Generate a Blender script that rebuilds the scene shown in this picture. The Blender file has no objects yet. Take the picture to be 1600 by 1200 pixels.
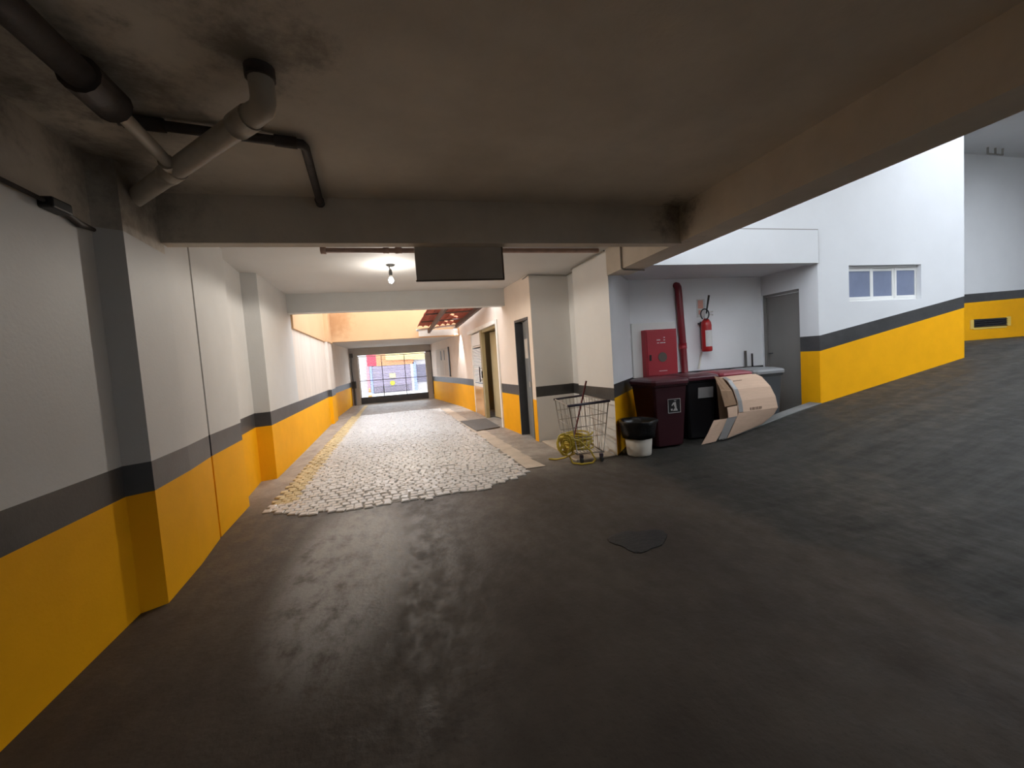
import bpy, math, random
from mathutils import Vector, Matrix, Euler

random.seed(7)
C = bpy.context.scene.collection
S = bpy.context.scene
PI = math.pi

# ------------------------------------------------------------------ camera, sky, exposure
cam_data = bpy.data.cameras.new('camera')
cam = bpy.data.objects.new('camera', cam_data)
C.objects.link(cam)
cam_data.sensor_fit = 'HORIZONTAL'
cam_data.sensor_width = 36.0
cam_data.lens = 36.0 * 640.0 / 1600.0
cam_data.clip_start = 0.05
cam_data.clip_end = 300
yaw, pitch, roll = 0.24090607, -0.06008048, -0.06835747
fwd = Vector((math.sin(yaw) * math.cos(pitch), math.cos(yaw) * math.cos(pitch), math.sin(pitch)))
rgt = fwd.cross(Vector((0, 0, 1))).normalized()
upv = rgt.cross(fwd)
r2 = math.cos(roll) * rgt + math.sin(roll) * upv
u2 = -math.sin(roll) * rgt + math.cos(roll) * upv
cam.matrix_world = Matrix(((r2.x, u2.x, -fwd.x, 0), (r2.y, u2.y, -fwd.y, 0), (r2.z, u2.z, -fwd.z, 1.5), (0, 0, 0, 1)))
S.camera = cam

world = bpy.data.worlds.new('sky')
S.world = world
world.use_nodes = True
bgn = world.node_tree.nodes['Background']
bgn.inputs['Color'].default_value = (0.84, 0.91, 1.0, 1)
bgn.inputs['Strength'].default_value = 6.1

vs = S.view_settings
vs.view_transform = 'Standard'
vs.look = 'None'
vs.gamma = 1.0
vs.use_curve_mapping = False
vs.exposure = 0.0
S.cycles.max_bounces = 10
S.cycles.diffuse_bounces = 6
S.cycles.use_denoising = True


# ------------------------------------------------------------------ materials
def mat(name, col, rough=0.7, var=0.0, vscale=3.0, bump=0.0, bscale=60.0, metal=0.0, emit=None, estr=0.0, stretch=None, spec=0.5, alpha=1.0, trans=0.0):
    m = bpy.data.materials.new(name)
    m.use_nodes = True
    nt = m.node_tree
    b = nt.nodes['Principled BSDF']
    b.inputs['Base Color'].default_value = (*col, 1)
    b.inputs['Roughness'].default_value = rough
    b.inputs['Metallic'].default_value = metal
    b.inputs['Specular IOR Level'].default_value = spec
    if trans:
        b.inputs['Transmission Weight'].default_value = trans
    if emit:
        b.inputs['Emission Color'].default_value = (*emit, 1)
        b.inputs['Emission Strength'].default_value = estr
    geo = None
    if var or bump:
        geo = nt.nodes.new('ShaderNodeNewGeometry')
        vec = geo.outputs['Position']
        if stretch:
            mp = nt.nodes.new('ShaderNodeMapping')
            mp.inputs['Scale'].default_value = stretch
            nt.links.new(vec, mp.inputs['Vector'])
            vec = mp.outputs['Vector']
    if var:
        n = nt.nodes.new('ShaderNodeTexNoise')
        n.inputs['Scale'].default_value = vscale
        n.inputs['Detail'].default_value = 8
        n.inputs['Roughness'].default_value = 0.62
        nt.links.new(vec, n.inputs['Vector'])
        r = nt.nodes.new('ShaderNodeValToRGB')
        r.color_ramp.elements[0].position = 0.3
        r.color_ramp.elements[1].position = 0.7
        r.color_ramp.elements[0].color = (*[c * (1 - var) for c in col], 1)
        r.color_ramp.elements[1].color = (*[min(1, c * (1 + var)) for c in col], 1)
        nt.links.new(n.outputs['Fac'], r.inputs['Fac'])
        nt.links.new(r.outputs['Color'], b.inputs['Base Color'])
    if bump:
        n2 = nt.nodes.new('ShaderNodeTexNoise')
        n2.inputs['Scale'].default_value = bscale
        n2.inputs['Detail'].default_value = 6
        nt.links.new(vec, n2.inputs['Vector'])
        bp = nt.nodes.new('ShaderNodeBump')
        bp.inputs['Strength'].default_value = bump
        bp.inputs['Distance'].default_value = 0.01
        nt.links.new(n2.outputs['Fac'], bp.inputs['Height'])
        nt.links.new(bp.outputs['Normal'], b.inputs['Normal'])
    return m


def floor_mat():
    """grey-brown trowelled concrete: wheel-polished pale streak, dark asphalt-like ramp to the east, scuffs"""
    m = mat('garage_concrete', (0.1, 0.09, 0.08), 0.62, bump=0.35, bscale=28)
    nt = m.node_tree
    N, L = nt.nodes, nt.links
    b = N['Principled BSDF']
    geo = next(n for n in N if n.bl_idname == 'ShaderNodeNewGeometry')
    pos = geo.outputs['Position']
    sep = N.new('ShaderNodeSeparateXYZ'); L.new(pos, sep.inputs[0])

    def noise(scale, st=(1, 1, 1), detail=8):
        mp = N.new('ShaderNodeMapping'); mp.inputs['Scale'].default_value = st; L.new(pos, mp.inputs['Vector'])
        n = N.new('ShaderNodeTexNoise'); n.inputs['Scale'].default_value = scale; n.inputs['Detail'].default_value = detail
        n.inputs['Roughness'].default_value = 0.65
        L.new(mp.outputs[0], n.inputs['Vector']); return n.outputs['Fac']

    def rng(v, a, b_, lo=0.0, hi=1.0):
        r = N.new('ShaderNodeMapRange'); r.inputs[1].default_value = a; r.inputs[2].default_value = b_
        r.inputs[3].default_value = lo; r.inputs[4].default_value = hi
        r.interpolation_type = 'SMOOTHSTEP'; L.new(v, r.inputs[0]); return r.outputs[0]

    def math_(op, a, b_):
        n = N.new('ShaderNodeMath'); n.operation = op
        for i, v in enumerate((a, b_)):
            if isinstance(v, (int, float)): n.inputs[i].default_value = v
            else: L.new(v, n.inputs[i])
        return n.outputs[0]

    def mix(f, a, b_):
        n = N.new('ShaderNodeMix'); n.data_type = 'RGBA'
        L.new(f, n.inputs[0])
        for i, v in ((6, a), (7, b_)):
            if isinstance(v, tuple): n.inputs[i].default_value = (*v, 1)
            else: L.new(v, n.inputs[i])
        return n.outputs[2]
    big = noise(1.3)
    base = mix(rng(big, .3, .7), (0.064, 0.053, 0.044), (0.098, 0.082, 0.067))
    # ramp: darker, streaked along its run
    streak = noise(1.0, (0.8, 7.0, 1))
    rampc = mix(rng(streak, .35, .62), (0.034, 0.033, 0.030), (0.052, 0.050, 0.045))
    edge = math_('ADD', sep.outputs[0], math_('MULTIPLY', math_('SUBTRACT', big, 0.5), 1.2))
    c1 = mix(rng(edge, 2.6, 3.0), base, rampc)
    # fine cracks running along the ramp
    crk = noise(2.0, (0.35, 9.0, 1), 3)
    crf = math_('MULTIPLY', rng(math_('ABSOLUTE', math_('SUBTRACT', crk, 0.62), 0.0), 0.012, 0.0), rng(sep.outputs[0], 4.0, 5.0))
    c1 = mix(math_('MULTIPLY', crf, 0.6), c1, (0.03, 0.029, 0.027))
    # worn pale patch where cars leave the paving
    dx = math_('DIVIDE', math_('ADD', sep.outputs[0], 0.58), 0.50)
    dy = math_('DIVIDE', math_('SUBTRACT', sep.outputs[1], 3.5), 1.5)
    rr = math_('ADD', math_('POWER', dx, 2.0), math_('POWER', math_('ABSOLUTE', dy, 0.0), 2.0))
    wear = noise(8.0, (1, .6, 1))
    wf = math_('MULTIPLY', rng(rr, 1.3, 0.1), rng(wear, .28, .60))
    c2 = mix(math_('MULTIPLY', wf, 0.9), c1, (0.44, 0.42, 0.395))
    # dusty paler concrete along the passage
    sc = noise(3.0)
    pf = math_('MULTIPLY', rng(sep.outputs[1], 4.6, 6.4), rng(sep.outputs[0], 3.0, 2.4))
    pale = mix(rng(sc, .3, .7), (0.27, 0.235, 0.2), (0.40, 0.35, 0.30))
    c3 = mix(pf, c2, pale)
    grit = noise(45.0, (1, 1, 1), 3)
    c4 = mix(math_('MULTIPLY', rng(grit, .58, .72), 0.35), c3, (0.04, 0.036, 0.033))
    L.new(c4, b.inputs['Base Color'])
    L.new(rng(wear, .3, .7, 0.40, 0.70), b.inputs['Roughness'])
    polish = math_('MULTIPLY', rng(math_('ABSOLUTE', math_('ADD', sep.outputs[0], 0.5), 0.0), 1.9, 0.7), rng(sep.outputs[1], 2.2, 4.2))
    L.new(math_('ADD', math_('MULTIPLY', polish, 0.4), 0.08), b.inputs['Specular IOR Level'])
    return m


def stain_mat():
    """sun-bleached peach render with a rusty damp patch by the corner"""
    m = mat('peach_render', (0.62, 0.385, 0.20), 0.85, 0.05, 1.5, 0.15, 40)
    nt = m.node_tree; N, L = nt.nodes, nt.links
    b = N['Principled BSDF']
    col = b.inputs['Base Color'].links[0].from_socket
    geo = next(n for n in N if n.bl_idname == 'ShaderNodeNewGeometry')
    vm = N.new('ShaderNodeVectorMath'); vm.operation = 'DISTANCE'
    vm.inputs[1].default_value = (-2.12, 13.5, 3.0)
    L.new(geo.outputs['Position'], vm.inputs[0])
    n = N.new('ShaderNodeTexNoise'); n.inputs['Scale'].default_value = 7; n.inputs['Detail'].default_value = 8
    L.new(geo.outputs['Position'], n.inputs['Vector'])
    ad = N.new('ShaderNodeMath'); ad.operation = 'MULTIPLY_ADD'; ad.inputs[1].default_value = 0.7; L.new(n.outputs['Fac'], ad.inputs[0]); L.new(vm.outputs['Value'], ad.inputs[2])
    r = N.new('ShaderNodeMapRange'); r.inputs[1].default_value = 0.95; r.inputs[2].default_value = 0.55; L.new(ad.outputs[0], r.inputs[0])
    mx = N.new('ShaderNodeMix'); mx.data_type = 'RGBA'
    L.new(r.outputs[0], mx.inputs[0]); L.new(col, mx.inputs[6]); mx.inputs[7].default_value = (0.5, 0.27, 0.12, 1)
    L.new(mx.outputs[2], b.inputs['Base Color'])
    return m


def glass_mat(name, col, rough=0.05):
    m = bpy.data.materials.new(name); m.use_nodes = True
    nt = m.node_tree; N, L = nt.nodes, nt.links
    for n in list(N):
        if n.bl_idname != 'ShaderNodeOutputMaterial': N.remove(n)
    out = N[0]
    t = N.new('ShaderNodeBsdfTransparent'); t.inputs[0].default_value = (*col, 1)
    g = N.new('ShaderNodeBsdfGlossy'); g.inputs['Roughness'].default_value = rough
    f = N.new('ShaderNodeFresnel'); f.inputs[0].default_value = 1.5
    mx = N.new('ShaderNodeMixShader')
    L.new(f.outputs[0], mx.inputs[0]); L.new(t.outputs[0], mx.inputs[1]); L.new(g.outputs[0], mx.inputs[2]); L.new(mx.outputs[0], out.inputs[0])
    return m



def ceil_mat():
    """dingy render with black mould around the pipe entries"""
    m = mat('dingy_ceiling_render', (0.60, 0.54, 0.46), 0.8, 0.14, 1.4, 0.15, 40)
    nt = m.node_tree; N, L = nt.nodes, nt.links
    b = N['Principled BSDF']
    col = b.inputs['Base Color'].links[0].from_socket
    geo = next(n for n in N if n.bl_idname == 'ShaderNodeNewGeometry')
    n = N.new('ShaderNodeTexNoise'); n.inputs['Scale'].default_value = 4.5; n.inputs['Detail'].default_value = 9; n.inputs['Roughness'].default_value = .7
    L.new(geo.outputs['Position'], n.inputs['Vector'])
    for p, r in (((-.57, 2.08, 2.95), .45), ((-1.85, 3.35, 2.85), .75), ((-1.75, 2.2, 2.97), .8), ((-1.3, 2.5, 2.97), .6), ((2.75, 3.7, 2.85), .35)):  # last spot only darkens the corner between the two beams
        vm = N.new('ShaderNodeVectorMath'); vm.operation = 'DISTANCE'; vm.inputs[1].default_value = p
        L.new(geo.outputs['Position'], vm.inputs[0])
        ad = N.new('ShaderNodeMath'); ad.operation = 'MULTIPLY_ADD'; ad.inputs[1].default_value = 1.2
        L.new(n.outputs['Fac'], ad.inputs[0]); L.new(vm.outputs['Value'], ad.inputs[2])
        mr = N.new('ShaderNodeMapRange'); mr.interpolation_type = 'SMOOTHSTEP'
        mr.inputs[1].default_value = .55 + r; mr.inputs[2].default_value = .45 + r * .2; mr.inputs[4].default_value = .72
        L.new(ad.outputs[0], mr.inputs[0])
        mx = N.new('ShaderNodeMix'); mx.data_type = 'RGBA'
        L.new(mr.outputs[0], mx.inputs[0]); L.new(col, mx.inputs[6]); mx.inputs[7].default_value = (.10, .085, .07, 1)
        col = mx.outputs[2]
    L.new(col, b.inputs['Base Color'])
    return m


M = dict(
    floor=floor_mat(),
    peach=stain_mat(),
    orange=mat('orange_wall_paint', (0.90, 0.42, 0.006), 0.6, 0.05, 2.5, 0.12, 50, spec=0.12),
    band=mat('charcoal_band_paint', (0.05, 0.049, 0.05), 0.42, 0.25, 4, 0.12, 50),
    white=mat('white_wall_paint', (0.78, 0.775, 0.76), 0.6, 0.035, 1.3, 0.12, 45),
    white_dim=mat('white_wall_paint_dimmed', (0.56, 0.555, 0.54), 0.6, 0.05, 1.3, 0.12, 45),  # white wall paint darkened in colour to stand in for dimmer light
    cool_lit=mat('cool_white_lightened_alcove', (0.84, 0.845, 0.86), 0.6, 0.03, 1.1, 0.1, 45),  # cool white lightened in colour to stand in for more alcove light
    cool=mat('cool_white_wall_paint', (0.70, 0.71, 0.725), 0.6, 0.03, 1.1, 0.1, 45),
    pink=mat('cream_pink_wall_paint', (0.80, 0.68, 0.58), 0.7, 0.05, 1.6, 0.1, 40),
    stainw=mat('weathered_white_render', (0.66, 0.58, 0.50), 0.75, 0.1, 2.0, 0.15, 30, stretch=(1, 3, .5)),
    ceil=ceil_mat(),
    ceilw=mat('white_ceiling_paint', (0.60, 0.59, 0.575), 0.75, 0.03, 1.5, 0.1, 40),
    beamg=mat('grey_beam_paint', (0.60, 0.61, 0.60), 0.7, 0.04, 2, 0.1, 40),
    kerb=mat('pale_kerb_concrete', (0.22, 0.22, 0.215), 0.8, 0.2, 4, 0.25, 40),
    stone=mat('grey_basalt_sett', (0.56, 0.535, 0.51), 0.30, 0.18, 9, 0.3, 50, spec=0.8),
    stoney=mat('yellow_painted_sett', (0.55, 0.43, 0.23), 0.6, 0.3, 6, 0.3, 50),
    grout=mat('dirty_joint_sand', (0.28, 0.255, 0.225), 0.95, 0.2, 8, 0.4, 90),
    yline=mat('worn_yellow_line', (0.62, 0.47, 0.22), 0.7, 0.25, 5, 0.2, 50),
    beige=mat('beige_cement_strip', (0.50, 0.41, 0.32), 0.8, 0.15, 4, 0.2, 50),
    tilec=mat('cream_floor_tile', (0.60, 0.50, 0.39), 0.35, 0.1, 5),
    pvc=mat('dirty_cream_pvc', (0.42, 0.37, 0.30), 0.45, 0.15, 5),
    pvcd=mat('grimy_brown_pipe', (0.06, 0.046, 0.04), 0.6, 0.3, 6, 0.3, 40),
    rustp=mat('rusty_pink_pipe', (0.34, 0.235, 0.205), 0.6, 0.2, 8),
    cable=mat('grey_cable', (0.25, 0.24, 0.22), 0.6),
    black=mat('black_plastic', (0.012, 0.012, 0.013), 0.4),
    darkmet=mat('dark_painted_steel', (0.05, 0.052, 0.058), 0.45, 0.2, 5),
    gatemet=mat('grey_gate_steel', (0.10, 0.10, 0.105), 0.5),
    postmet=mat('warm_grey_post_paint', (0.44, 0.41, 0.38), 0.55, 0.1, 3),
    board=mat('grimy_board_back', (0.42, 0.38, 0.33), 0.7, 0.1, 3),
    boarde=mat('board_edge_frame', (0.10, 0.08, 0.065), 0.6),
    white2=mat('white_plastic', (0.80, 0.79, 0.76), 0.4),
    cream=mat('cream_plastic', (0.66, 0.62, 0.55), 0.45),
    bag=mat('black_bin_bag', (0.010, 0.010, 0.011), 0.28, bump=0.8, bscale=16),
    maroon=mat('maroon_bin_plastic', (0.036, 0.007, 0.011), 0.45, bump=0.05, bscale=200, spec=0.25),
    maroonl=mat('maroon_lid_plastic', (0.075, 0.016, 0.024), 0.3),
    redlid=mat('red_lid_plastic', (0.26, 0.032, 0.045), 0.35),
    blackbin=mat('black_bin_plastic', (0.007, 0.006, 0.007), 0.6, spec=0.15),
    greybin=mat('slate_bin_plastic', (0.055, 0.060, 0.066), 0.5),
    greylid=mat('grey_lid_plastic', (0.25, 0.255, 0.26), 0.45),
    red=mat('hydrant_red_enamel', (0.37, 0.022, 0.035), 0.32),
    redp=mat('dark_red_pipe_paint', (0.20, 0.012, 0.02), 0.3),
    redx=mat('extinguisher_red', (0.42, 0.015, 0.015), 0.3),
    label=mat('pale_label_paper', (0.66, 0.64, 0.62), 0.6, 0.06, 30),
    pinksign=mat('faded_pink_print', (0.72, 0.36, 0.29), 0.7),
    card=mat('brown_cardboard', (0.62, 0.43, 0.31), 0.8, 0.06, 6, 0.1, 20, stretch=(1, 1, 6)),
    cardd=mat('cardboard_inside', (0.30, 0.185, 0.11), 0.85, 0.08, 6),
    tape=mat('grey_packing_tape', (0.27, 0.26, 0.255), 0.3),
    ink=mat('faded_box_ink', (0.26, 0.17, 0.12), 0.8),
    hose=mat('yellow_garden_hose', (0.56, 0.42, 0.035), 0.4),
    wire=mat('dull_steel_wire', (0.36, 0.33, 0.30), 0.4, metal=0.7),
    tube=mat('dark_trolley_tube', (0.035, 0.025, 0.045), 0.4),
    redstick=mat('dark_red_stick', (0.16, 0.03, 0.035), 0.5),
    tar=mat('black_tar_patch', (0.014, 0.0135, 0.013), 0.4, 0.4, 7, 0.6, 25),
    greydoor=mat('taupe_grey_door_paint', (0.19, 0.18, 0.168), 0.55, 0.04, 3),
    alu=mat('white_aluminium_frame', (0.78, 0.78, 0.76), 0.4),
    wglass=mat('blue_reflection_glass', (0.20, 0.235, 0.34), 0.12, 0.12, 2.0),  # blue reflection is painted into the base colour of the opaque glass
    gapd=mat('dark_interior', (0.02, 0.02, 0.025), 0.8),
    vent=mat('dark_vent_metal', (0.03, 0.03, 0.03), 0.5),
    ventf=mat('yellow_vent_frame', (0.80, 0.55, 0.12), 0.5),
    tile=mat('clay_roof_tile', (0.42, 0.10, 0.06), 0.75, 0.25, 7, 0.3, 40),
    rafter=mat('weathered_rafter_wood', (0.17, 0.125, 0.11), 0.8, 0.25, 8, stretch=(1, .15, 1)),
    lip=mat('white_gutter_paint', (0.85, 0.82, 0.76), 0.6, 0.06, 4),
    brown=mat('olive_brown_door_frame', (0.34, 0.27, 0.13), 0.5, 0.06, 3),
    olive=mat('olive_room_paint', (0.52, 0.43, 0.25), 0.7, 0.05, 2),
    orangerefl=mat('painted_reflection_panel', (0.78, 0.42, 0.11), 0.22, metal=0.35),  # reflection of the orange wall opposite is painted into the base colour
    blind=mat('white_blind_slat', (0.85, 0.86, 0.84), 0.5),
    chrome=mat('dark_pull_handle', (0.06, 0.045, 0.05), 0.3, metal=0.6),
    matm=mat('dark_rubber_mat', (0.115, 0.108, 0.102), 0.6, 0.1, 5, 0.3, 80),
    paper=mat('pinned_paper', (0.55, 0.50, 0.45), 0.7),
    lampm=mat('dark_lamp_holder', (0.06, 0.06, 0.055), 0.5),
    bulb=mat('lit_bulb_glass', (1, 1, 1), 0.3, emit=(1.0, 0.97, 0.92), estr=40.0),
    streakl=mat('added_streak_lamp_glass', (1, 1, 1), 0.3, emit=(0.95, 0.97, 1.0), estr=6.0),
    asphalt=mat('pale_street_paving', (0.36, 0.355, 0.345), 0.8, 0.08, 1),
    f_white=mat('facade_white', (0.432, 0.408, 0.416), 0.7),
    f_red=mat('facade_red_sign', (0.432, 0.019, 0.048), 0.5),
    f_pink=mat('facade_pink_post', (0.448, 0.192, 0.224), 0.6),
    f_orange=mat('facade_orange_board', (0.464, 0.192, 0.080), 0.6),
    f_yellow=mat('facade_yellow_board', (0.480, 0.376, 0.160), 0.6),
    f_mauve=mat('mauve_roller_shutter', (0.240, 0.200, 0.272), 0.5),
    f_grey=mat('facade_grey_grille', (0.088, 0.080, 0.104), 0.5),
    f_blue=mat('facade_pale_blue', (0.208, 0.256, 0.464), 0.6),
    f_dark=mat('facade_dark_shutter', (0.096, 0.088, 0.128), 0.6),
    signy=mat('yellow_round_sign', (0.416, 0.400, 0.013), 0.5),
    signp=mat('pale_yellow_sign', (0.464, 0.384, 0.208), 0.5),
    cone_o=mat('orange_cone', (0.464, 0.208, 0.048), 0.5),
    cone_w=mat('white_cone_band', (0.480, 0.480, 0.464), 0.5),
    sash=mat('grey_green_door_leaf', (0.15, 0.165, 0.17), 0.45, 0.08, 3),
)


# ------------------------------------------------------------------ mesh builder
class MB:
    def __init__(self):
        self.v, self.f, self.m, self.s = [], [], [], []

    def add(self, verts, faces, m=0, smooth=False):
        o = len(self.v)
        self.v += [tuple(p) for p in verts]
        for fc in faces:
            self.f.append(tuple(i + o for i in fc)); self.m.append(m); self.s.append(smooth)
        return self

    def box(self, x0, x1, y0, y1, z0, z1, m=0):
        return self.add([(x0, y0, z0), (x1, y0, z0), (x1, y1, z0), (x0, y1, z0), (x0, y0, z1), (x1, y0, z1), (x1, y1, z1), (x0, y1, z1)],
                        [(3, 2, 1, 0), (4, 5, 6, 7), (0, 1, 5, 4), (1, 2, 6, 5), (2, 3, 7, 6), (3, 0, 4, 7)], m)

    def obox(self, c, ax, ay, az, hx, hy, hz, m=0):
        c, ax, ay, az = Vector(c), Vector(ax).normalized(), Vector(ay).normalized(), Vector(az).normalized()
        vs_ = [c + ax * hx * a + ay * hy * b + az * hz * d for d in (-1, 1) for a, b in ((-1, -1), (1, -1), (1, 1), (-1, 1))]
        return self.add(vs_, [(3, 2, 1, 0), (4, 5, 6, 7), (0, 1, 5, 4), (1, 2, 6, 5), (2, 3, 7, 6), (3, 0, 4, 7)], m)

    def prism(self, poly, zs, mats):
        """counter-clockwise footprint, levels zs, one material per level"""
        n = len(poly)
        vv = [(x, y, z) for z in zs for x, y in poly]
        o = len(self.v); self.v += vv
        for k in range(len(zs) - 1):
            for i in range(n):
                j = (i + 1) % n
                self.f.append((o + k * n + i, o + k * n + j, o + (k + 1) * n + j, o + (k + 1) * n + i)); self.m.append(mats[k]); self.s.append(False)
        self.f.append(tuple(o + i for i in reversed(range(n)))); self.m.append(mats[0]); self.s.append(False)
        L = (len(zs) - 1) * n
        self.f.append(tuple(o + L + i for i in range(n))); self.m.append(mats[-1]); self.s.append(False)
        return self

    def slab(self, poly, y0, y1, m=0):
        """polygon in x-z (counter-clockwise seen from -y), from y0 back to y1"""
        n = len(poly)
        vv = [(x, y0, z) for x, z in poly] + [(x, y1, z) for x, z in poly]
        fs = [tuple(range(n)), tuple(n + i for i in reversed(range(n)))]
        fs += [(i, n + i, n + (i + 1) % n, (i + 1) % n) for i in range(n)]
        return self.add(vv, fs, m)

    def tube(self, pts, r, n=8, m=0, closed=False, caps=True, smooth=True):
        P = [Vector(p) for p in pts]
        k = len(P)
        rs = r if isinstance(r, (list, tuple)) else [r] * k
        o = len(self.v)
        prev = None
        for i in range(k):
            if closed: t = (P[(i + 1) % k] - P[i - 1])
            elif i == 0: t = P[1] - P[0]
            elif i == k - 1: t = P[-1] - P[-2]
            else:
                t = (P[i + 1] - P[i]).normalized() + (P[i] - P[i - 1]).normalized()
            t = t.normalized() if t.length > 1e-9 else Vector((0, 0, 1))
            if prev is None:
                a = Vector((0, 0, 1)) if abs(t.z) < .9 else Vector((1, 0, 0))
                u = t.cross(a).normalized()
            else:
                u = prev - t * prev.dot(t)
                u = u.normalized() if u.length > 1e-6 else t.orthogonal().normalized()
            prev = u
            w = t.cross(u)
            for j in range(n):
                a = 2 * PI * j / n
                self.v.append(tuple(P[i] + (u * math.cos(a) + w * math.sin(a)) * rs[i]))
        rng_ = range(k) if closed else range(k - 1)
        for i in rng_:
            i2 = (i + 1) % k
            for j in range(n):
                j2 = (j + 1) % n
                self.f.append((o + i * n + j, o + i2 * n + j, o + i2 * n + j2, o + i * n + j2)[::-1]); self.m.append(m); self.s.append(smooth)
        if caps and not closed:
            self.f.append(tuple(o + j for j in range(n))); self.m.append(m); self.s.append(False)
            self.f.append(tuple(o + (k - 1) * n + j for j in reversed(range(n)))); self.m.append(m); self.s.append(False)
        return self

    def lathe(self, prof, c=(0, 0, 0), n=24, m=0, smooth=True, wob=0.0):
        """profile of (r, z); closed at r=0 ends"""
        o = len(self.v)
        c = Vector(c)
        for r, z in prof:
            for j in range(n):
                a = 2 * PI * j / n
                q = 1 + (wob * math.sin(5 * a + z * 20) + wob * .6 * math.sin(9 * a + 1)) if wob else 1
                self.v.append((c.x + r * q * math.cos(a), c.y + r * q * math.sin(a), c.z + z))
        for i in range(len(prof) - 1):
            for j in range(n):
                j2 = (j + 1) % n
                self.f.append((o + i * n + j, o + i * n + j2, o + (i + 1) * n + j2, o + (i + 1) * n + j)); self.m.append(m); self.s.append(smooth)
        self.f.append(tuple(o + j for j in reversed(range(n)))); self.m.append(m); self.s.append(False)
        L = (len(prof) - 1) * n
        self.f.append(tuple(o + L + j for j in range(n))); self.m.append(m); self.s.append(False)
        return self

    def mesh(self, name, mats, off=Vector((0, 0, 0))):
        me = bpy.data.meshes.new(name)
        me.from_pydata([(x - off.x, y - off.y, z - off.z) for x, y, z in self.v], [], self.f)
        for mm in mats: me.materials.append(mm)
        me.polygons.foreach_set('material_index', self.m)
        me.polygons.foreach_set('use_smooth', self.s)
        me.update()
        return me

    def build(self, name, mats, parent=None, bevel=0.0, label=None, local=False):
        if not isinstance(mats, (list, tuple)): mats = [mats]
        if parent is not None:
            off = Vector((0, 0, 0))
            p = parent
            while p is not None:
                off += p.location; p = p.parent
            if local: off = Vector((0, 0, 0))
        else:
            xs = [p[0] for p in self.v]; ys = [p[1] for p in self.v]; zs = [p[2] for p in self.v]
            off = Vector(((min(xs) + max(xs)) / 2, (min(ys) + max(ys)) / 2, min(zs)))
        o = bpy.data.objects.new(name, self.mesh(name, mats, off))
        C.objects.link(o)
        if parent is not None: o.parent = parent
        else: o.location = off
        if bevel:
            b = o.modifiers.new('bevel', 'BEVEL'); b.width = bevel; b.segments = 2; b.limit_method = 'ANGLE'; b.angle_limit = 0.6
        if label: o['label'] = label
        return o


def tag(o, label, cat, group=None, kind=None):
    o['label'] = label
    o['category'] = cat
    if group: o['group'] = group
    if kind: o['kind'] = kind
    return o


def thing(name, loc, label, cat, group=None, kind=None):
    o = bpy.data.objects.new(name, None)
    o.empty_display_size = 0.1
    C.objects.link(o)
    o.location = loc
    return tag(o, label, cat, group, kind)


def struct(name, mb, mats, label, cat):
    return tag(mb.build(name, mats), label, cat, kind='structure')


def lerp(a, b, t): return a + (b - a) * t


# ------------------------------------------------------------------ floor
RP = [(3.6, 0), (4.3, 0.0), (4.7, .03), (5.1, .11), (5.6, .22), (6.1, .325), (6.69, .43), (10, .96), (11.2, 1.14), (12, 1.2), (20, 1.2)]


def zr(x):
    if x <= RP[0][0]: return 0.0
    for (a, za), (b, zb) in zip(RP, RP[1:]):
        if x <= b: return lerp(za, zb, (x - a) / (b - a))
    return RP[-1][1]


fl = MB()
fl.add([(-3, -7, 0), (3.6, -7, 0), (3.6, 6.7, 0), (-3, 6.7, 0)], [(0, 1, 2, 3)])
fl.add([(-3, 6.7, 0), (3.6, 6.7, 0), (3.6, 19.6, 0), (-3, 19.6, 0)], [(0, 1, 2, 3)])
fl.add([(3.6, 5.38, 0), (6.9, 5.38, 0), (6.9, 6.7, 0), (3.6, 6.7, 0)], [(0, 1, 2, 3)])
xs = [3.6 + 0.1 * i for i in range(90)] + [12.6, 16, 20]
for a, b in zip(xs, xs[1:]):
    fl.add([(a, -7, zr(a)), (b, -7, zr(b)), (b, 5.38, zr(b)), (a, 5.38, zr(a))], [(0, 1, 2, 3)], 0, True)
    if a >= 9.9:
        fl.add([(a, 5.38, zr(a)), (b, 5.38, zr(b)), (b, 7.3, zr(b)), (a, 7.3, zr(a))], [(0, 1, 2, 3)], 0, True)
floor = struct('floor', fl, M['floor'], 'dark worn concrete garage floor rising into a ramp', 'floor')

# kerb strip at the edge of the ramp, in front of the bin alcove
kb = MB()
kx = [4.62 + .2 * i for i in range(10)] + [6.6]
for a, b in zip(kx, kx[1:]):
    kb.add([(a, 5.36, zr(a) + .012), (b, 5.36, zr(b) + .012), (b, 5.56, zr(b) + .012), (a, 5.56, zr(a) + .012), (a, 5.56, 0), (b, 5.56, 0), (a, 5.36, zr(a) - .02), (b, 5.36, zr(b) - .02)],
           [(0, 1, 2, 3), (3, 2, 5, 4), (6, 7, 1, 0)])
kb.build('kerb', M['kerb'], floor, label='pale concrete kerb')

# right-hand paving joints and painted lines (corridor leans a little to the left as it goes away)


def lx(y): return lerp(-1.46, -1.70, (y - 5.0) / 9.0)      # right side of the yellow line
def rx(y): return lerp(1.42, 0.86, (y - 5.0) / 9.0)


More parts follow.
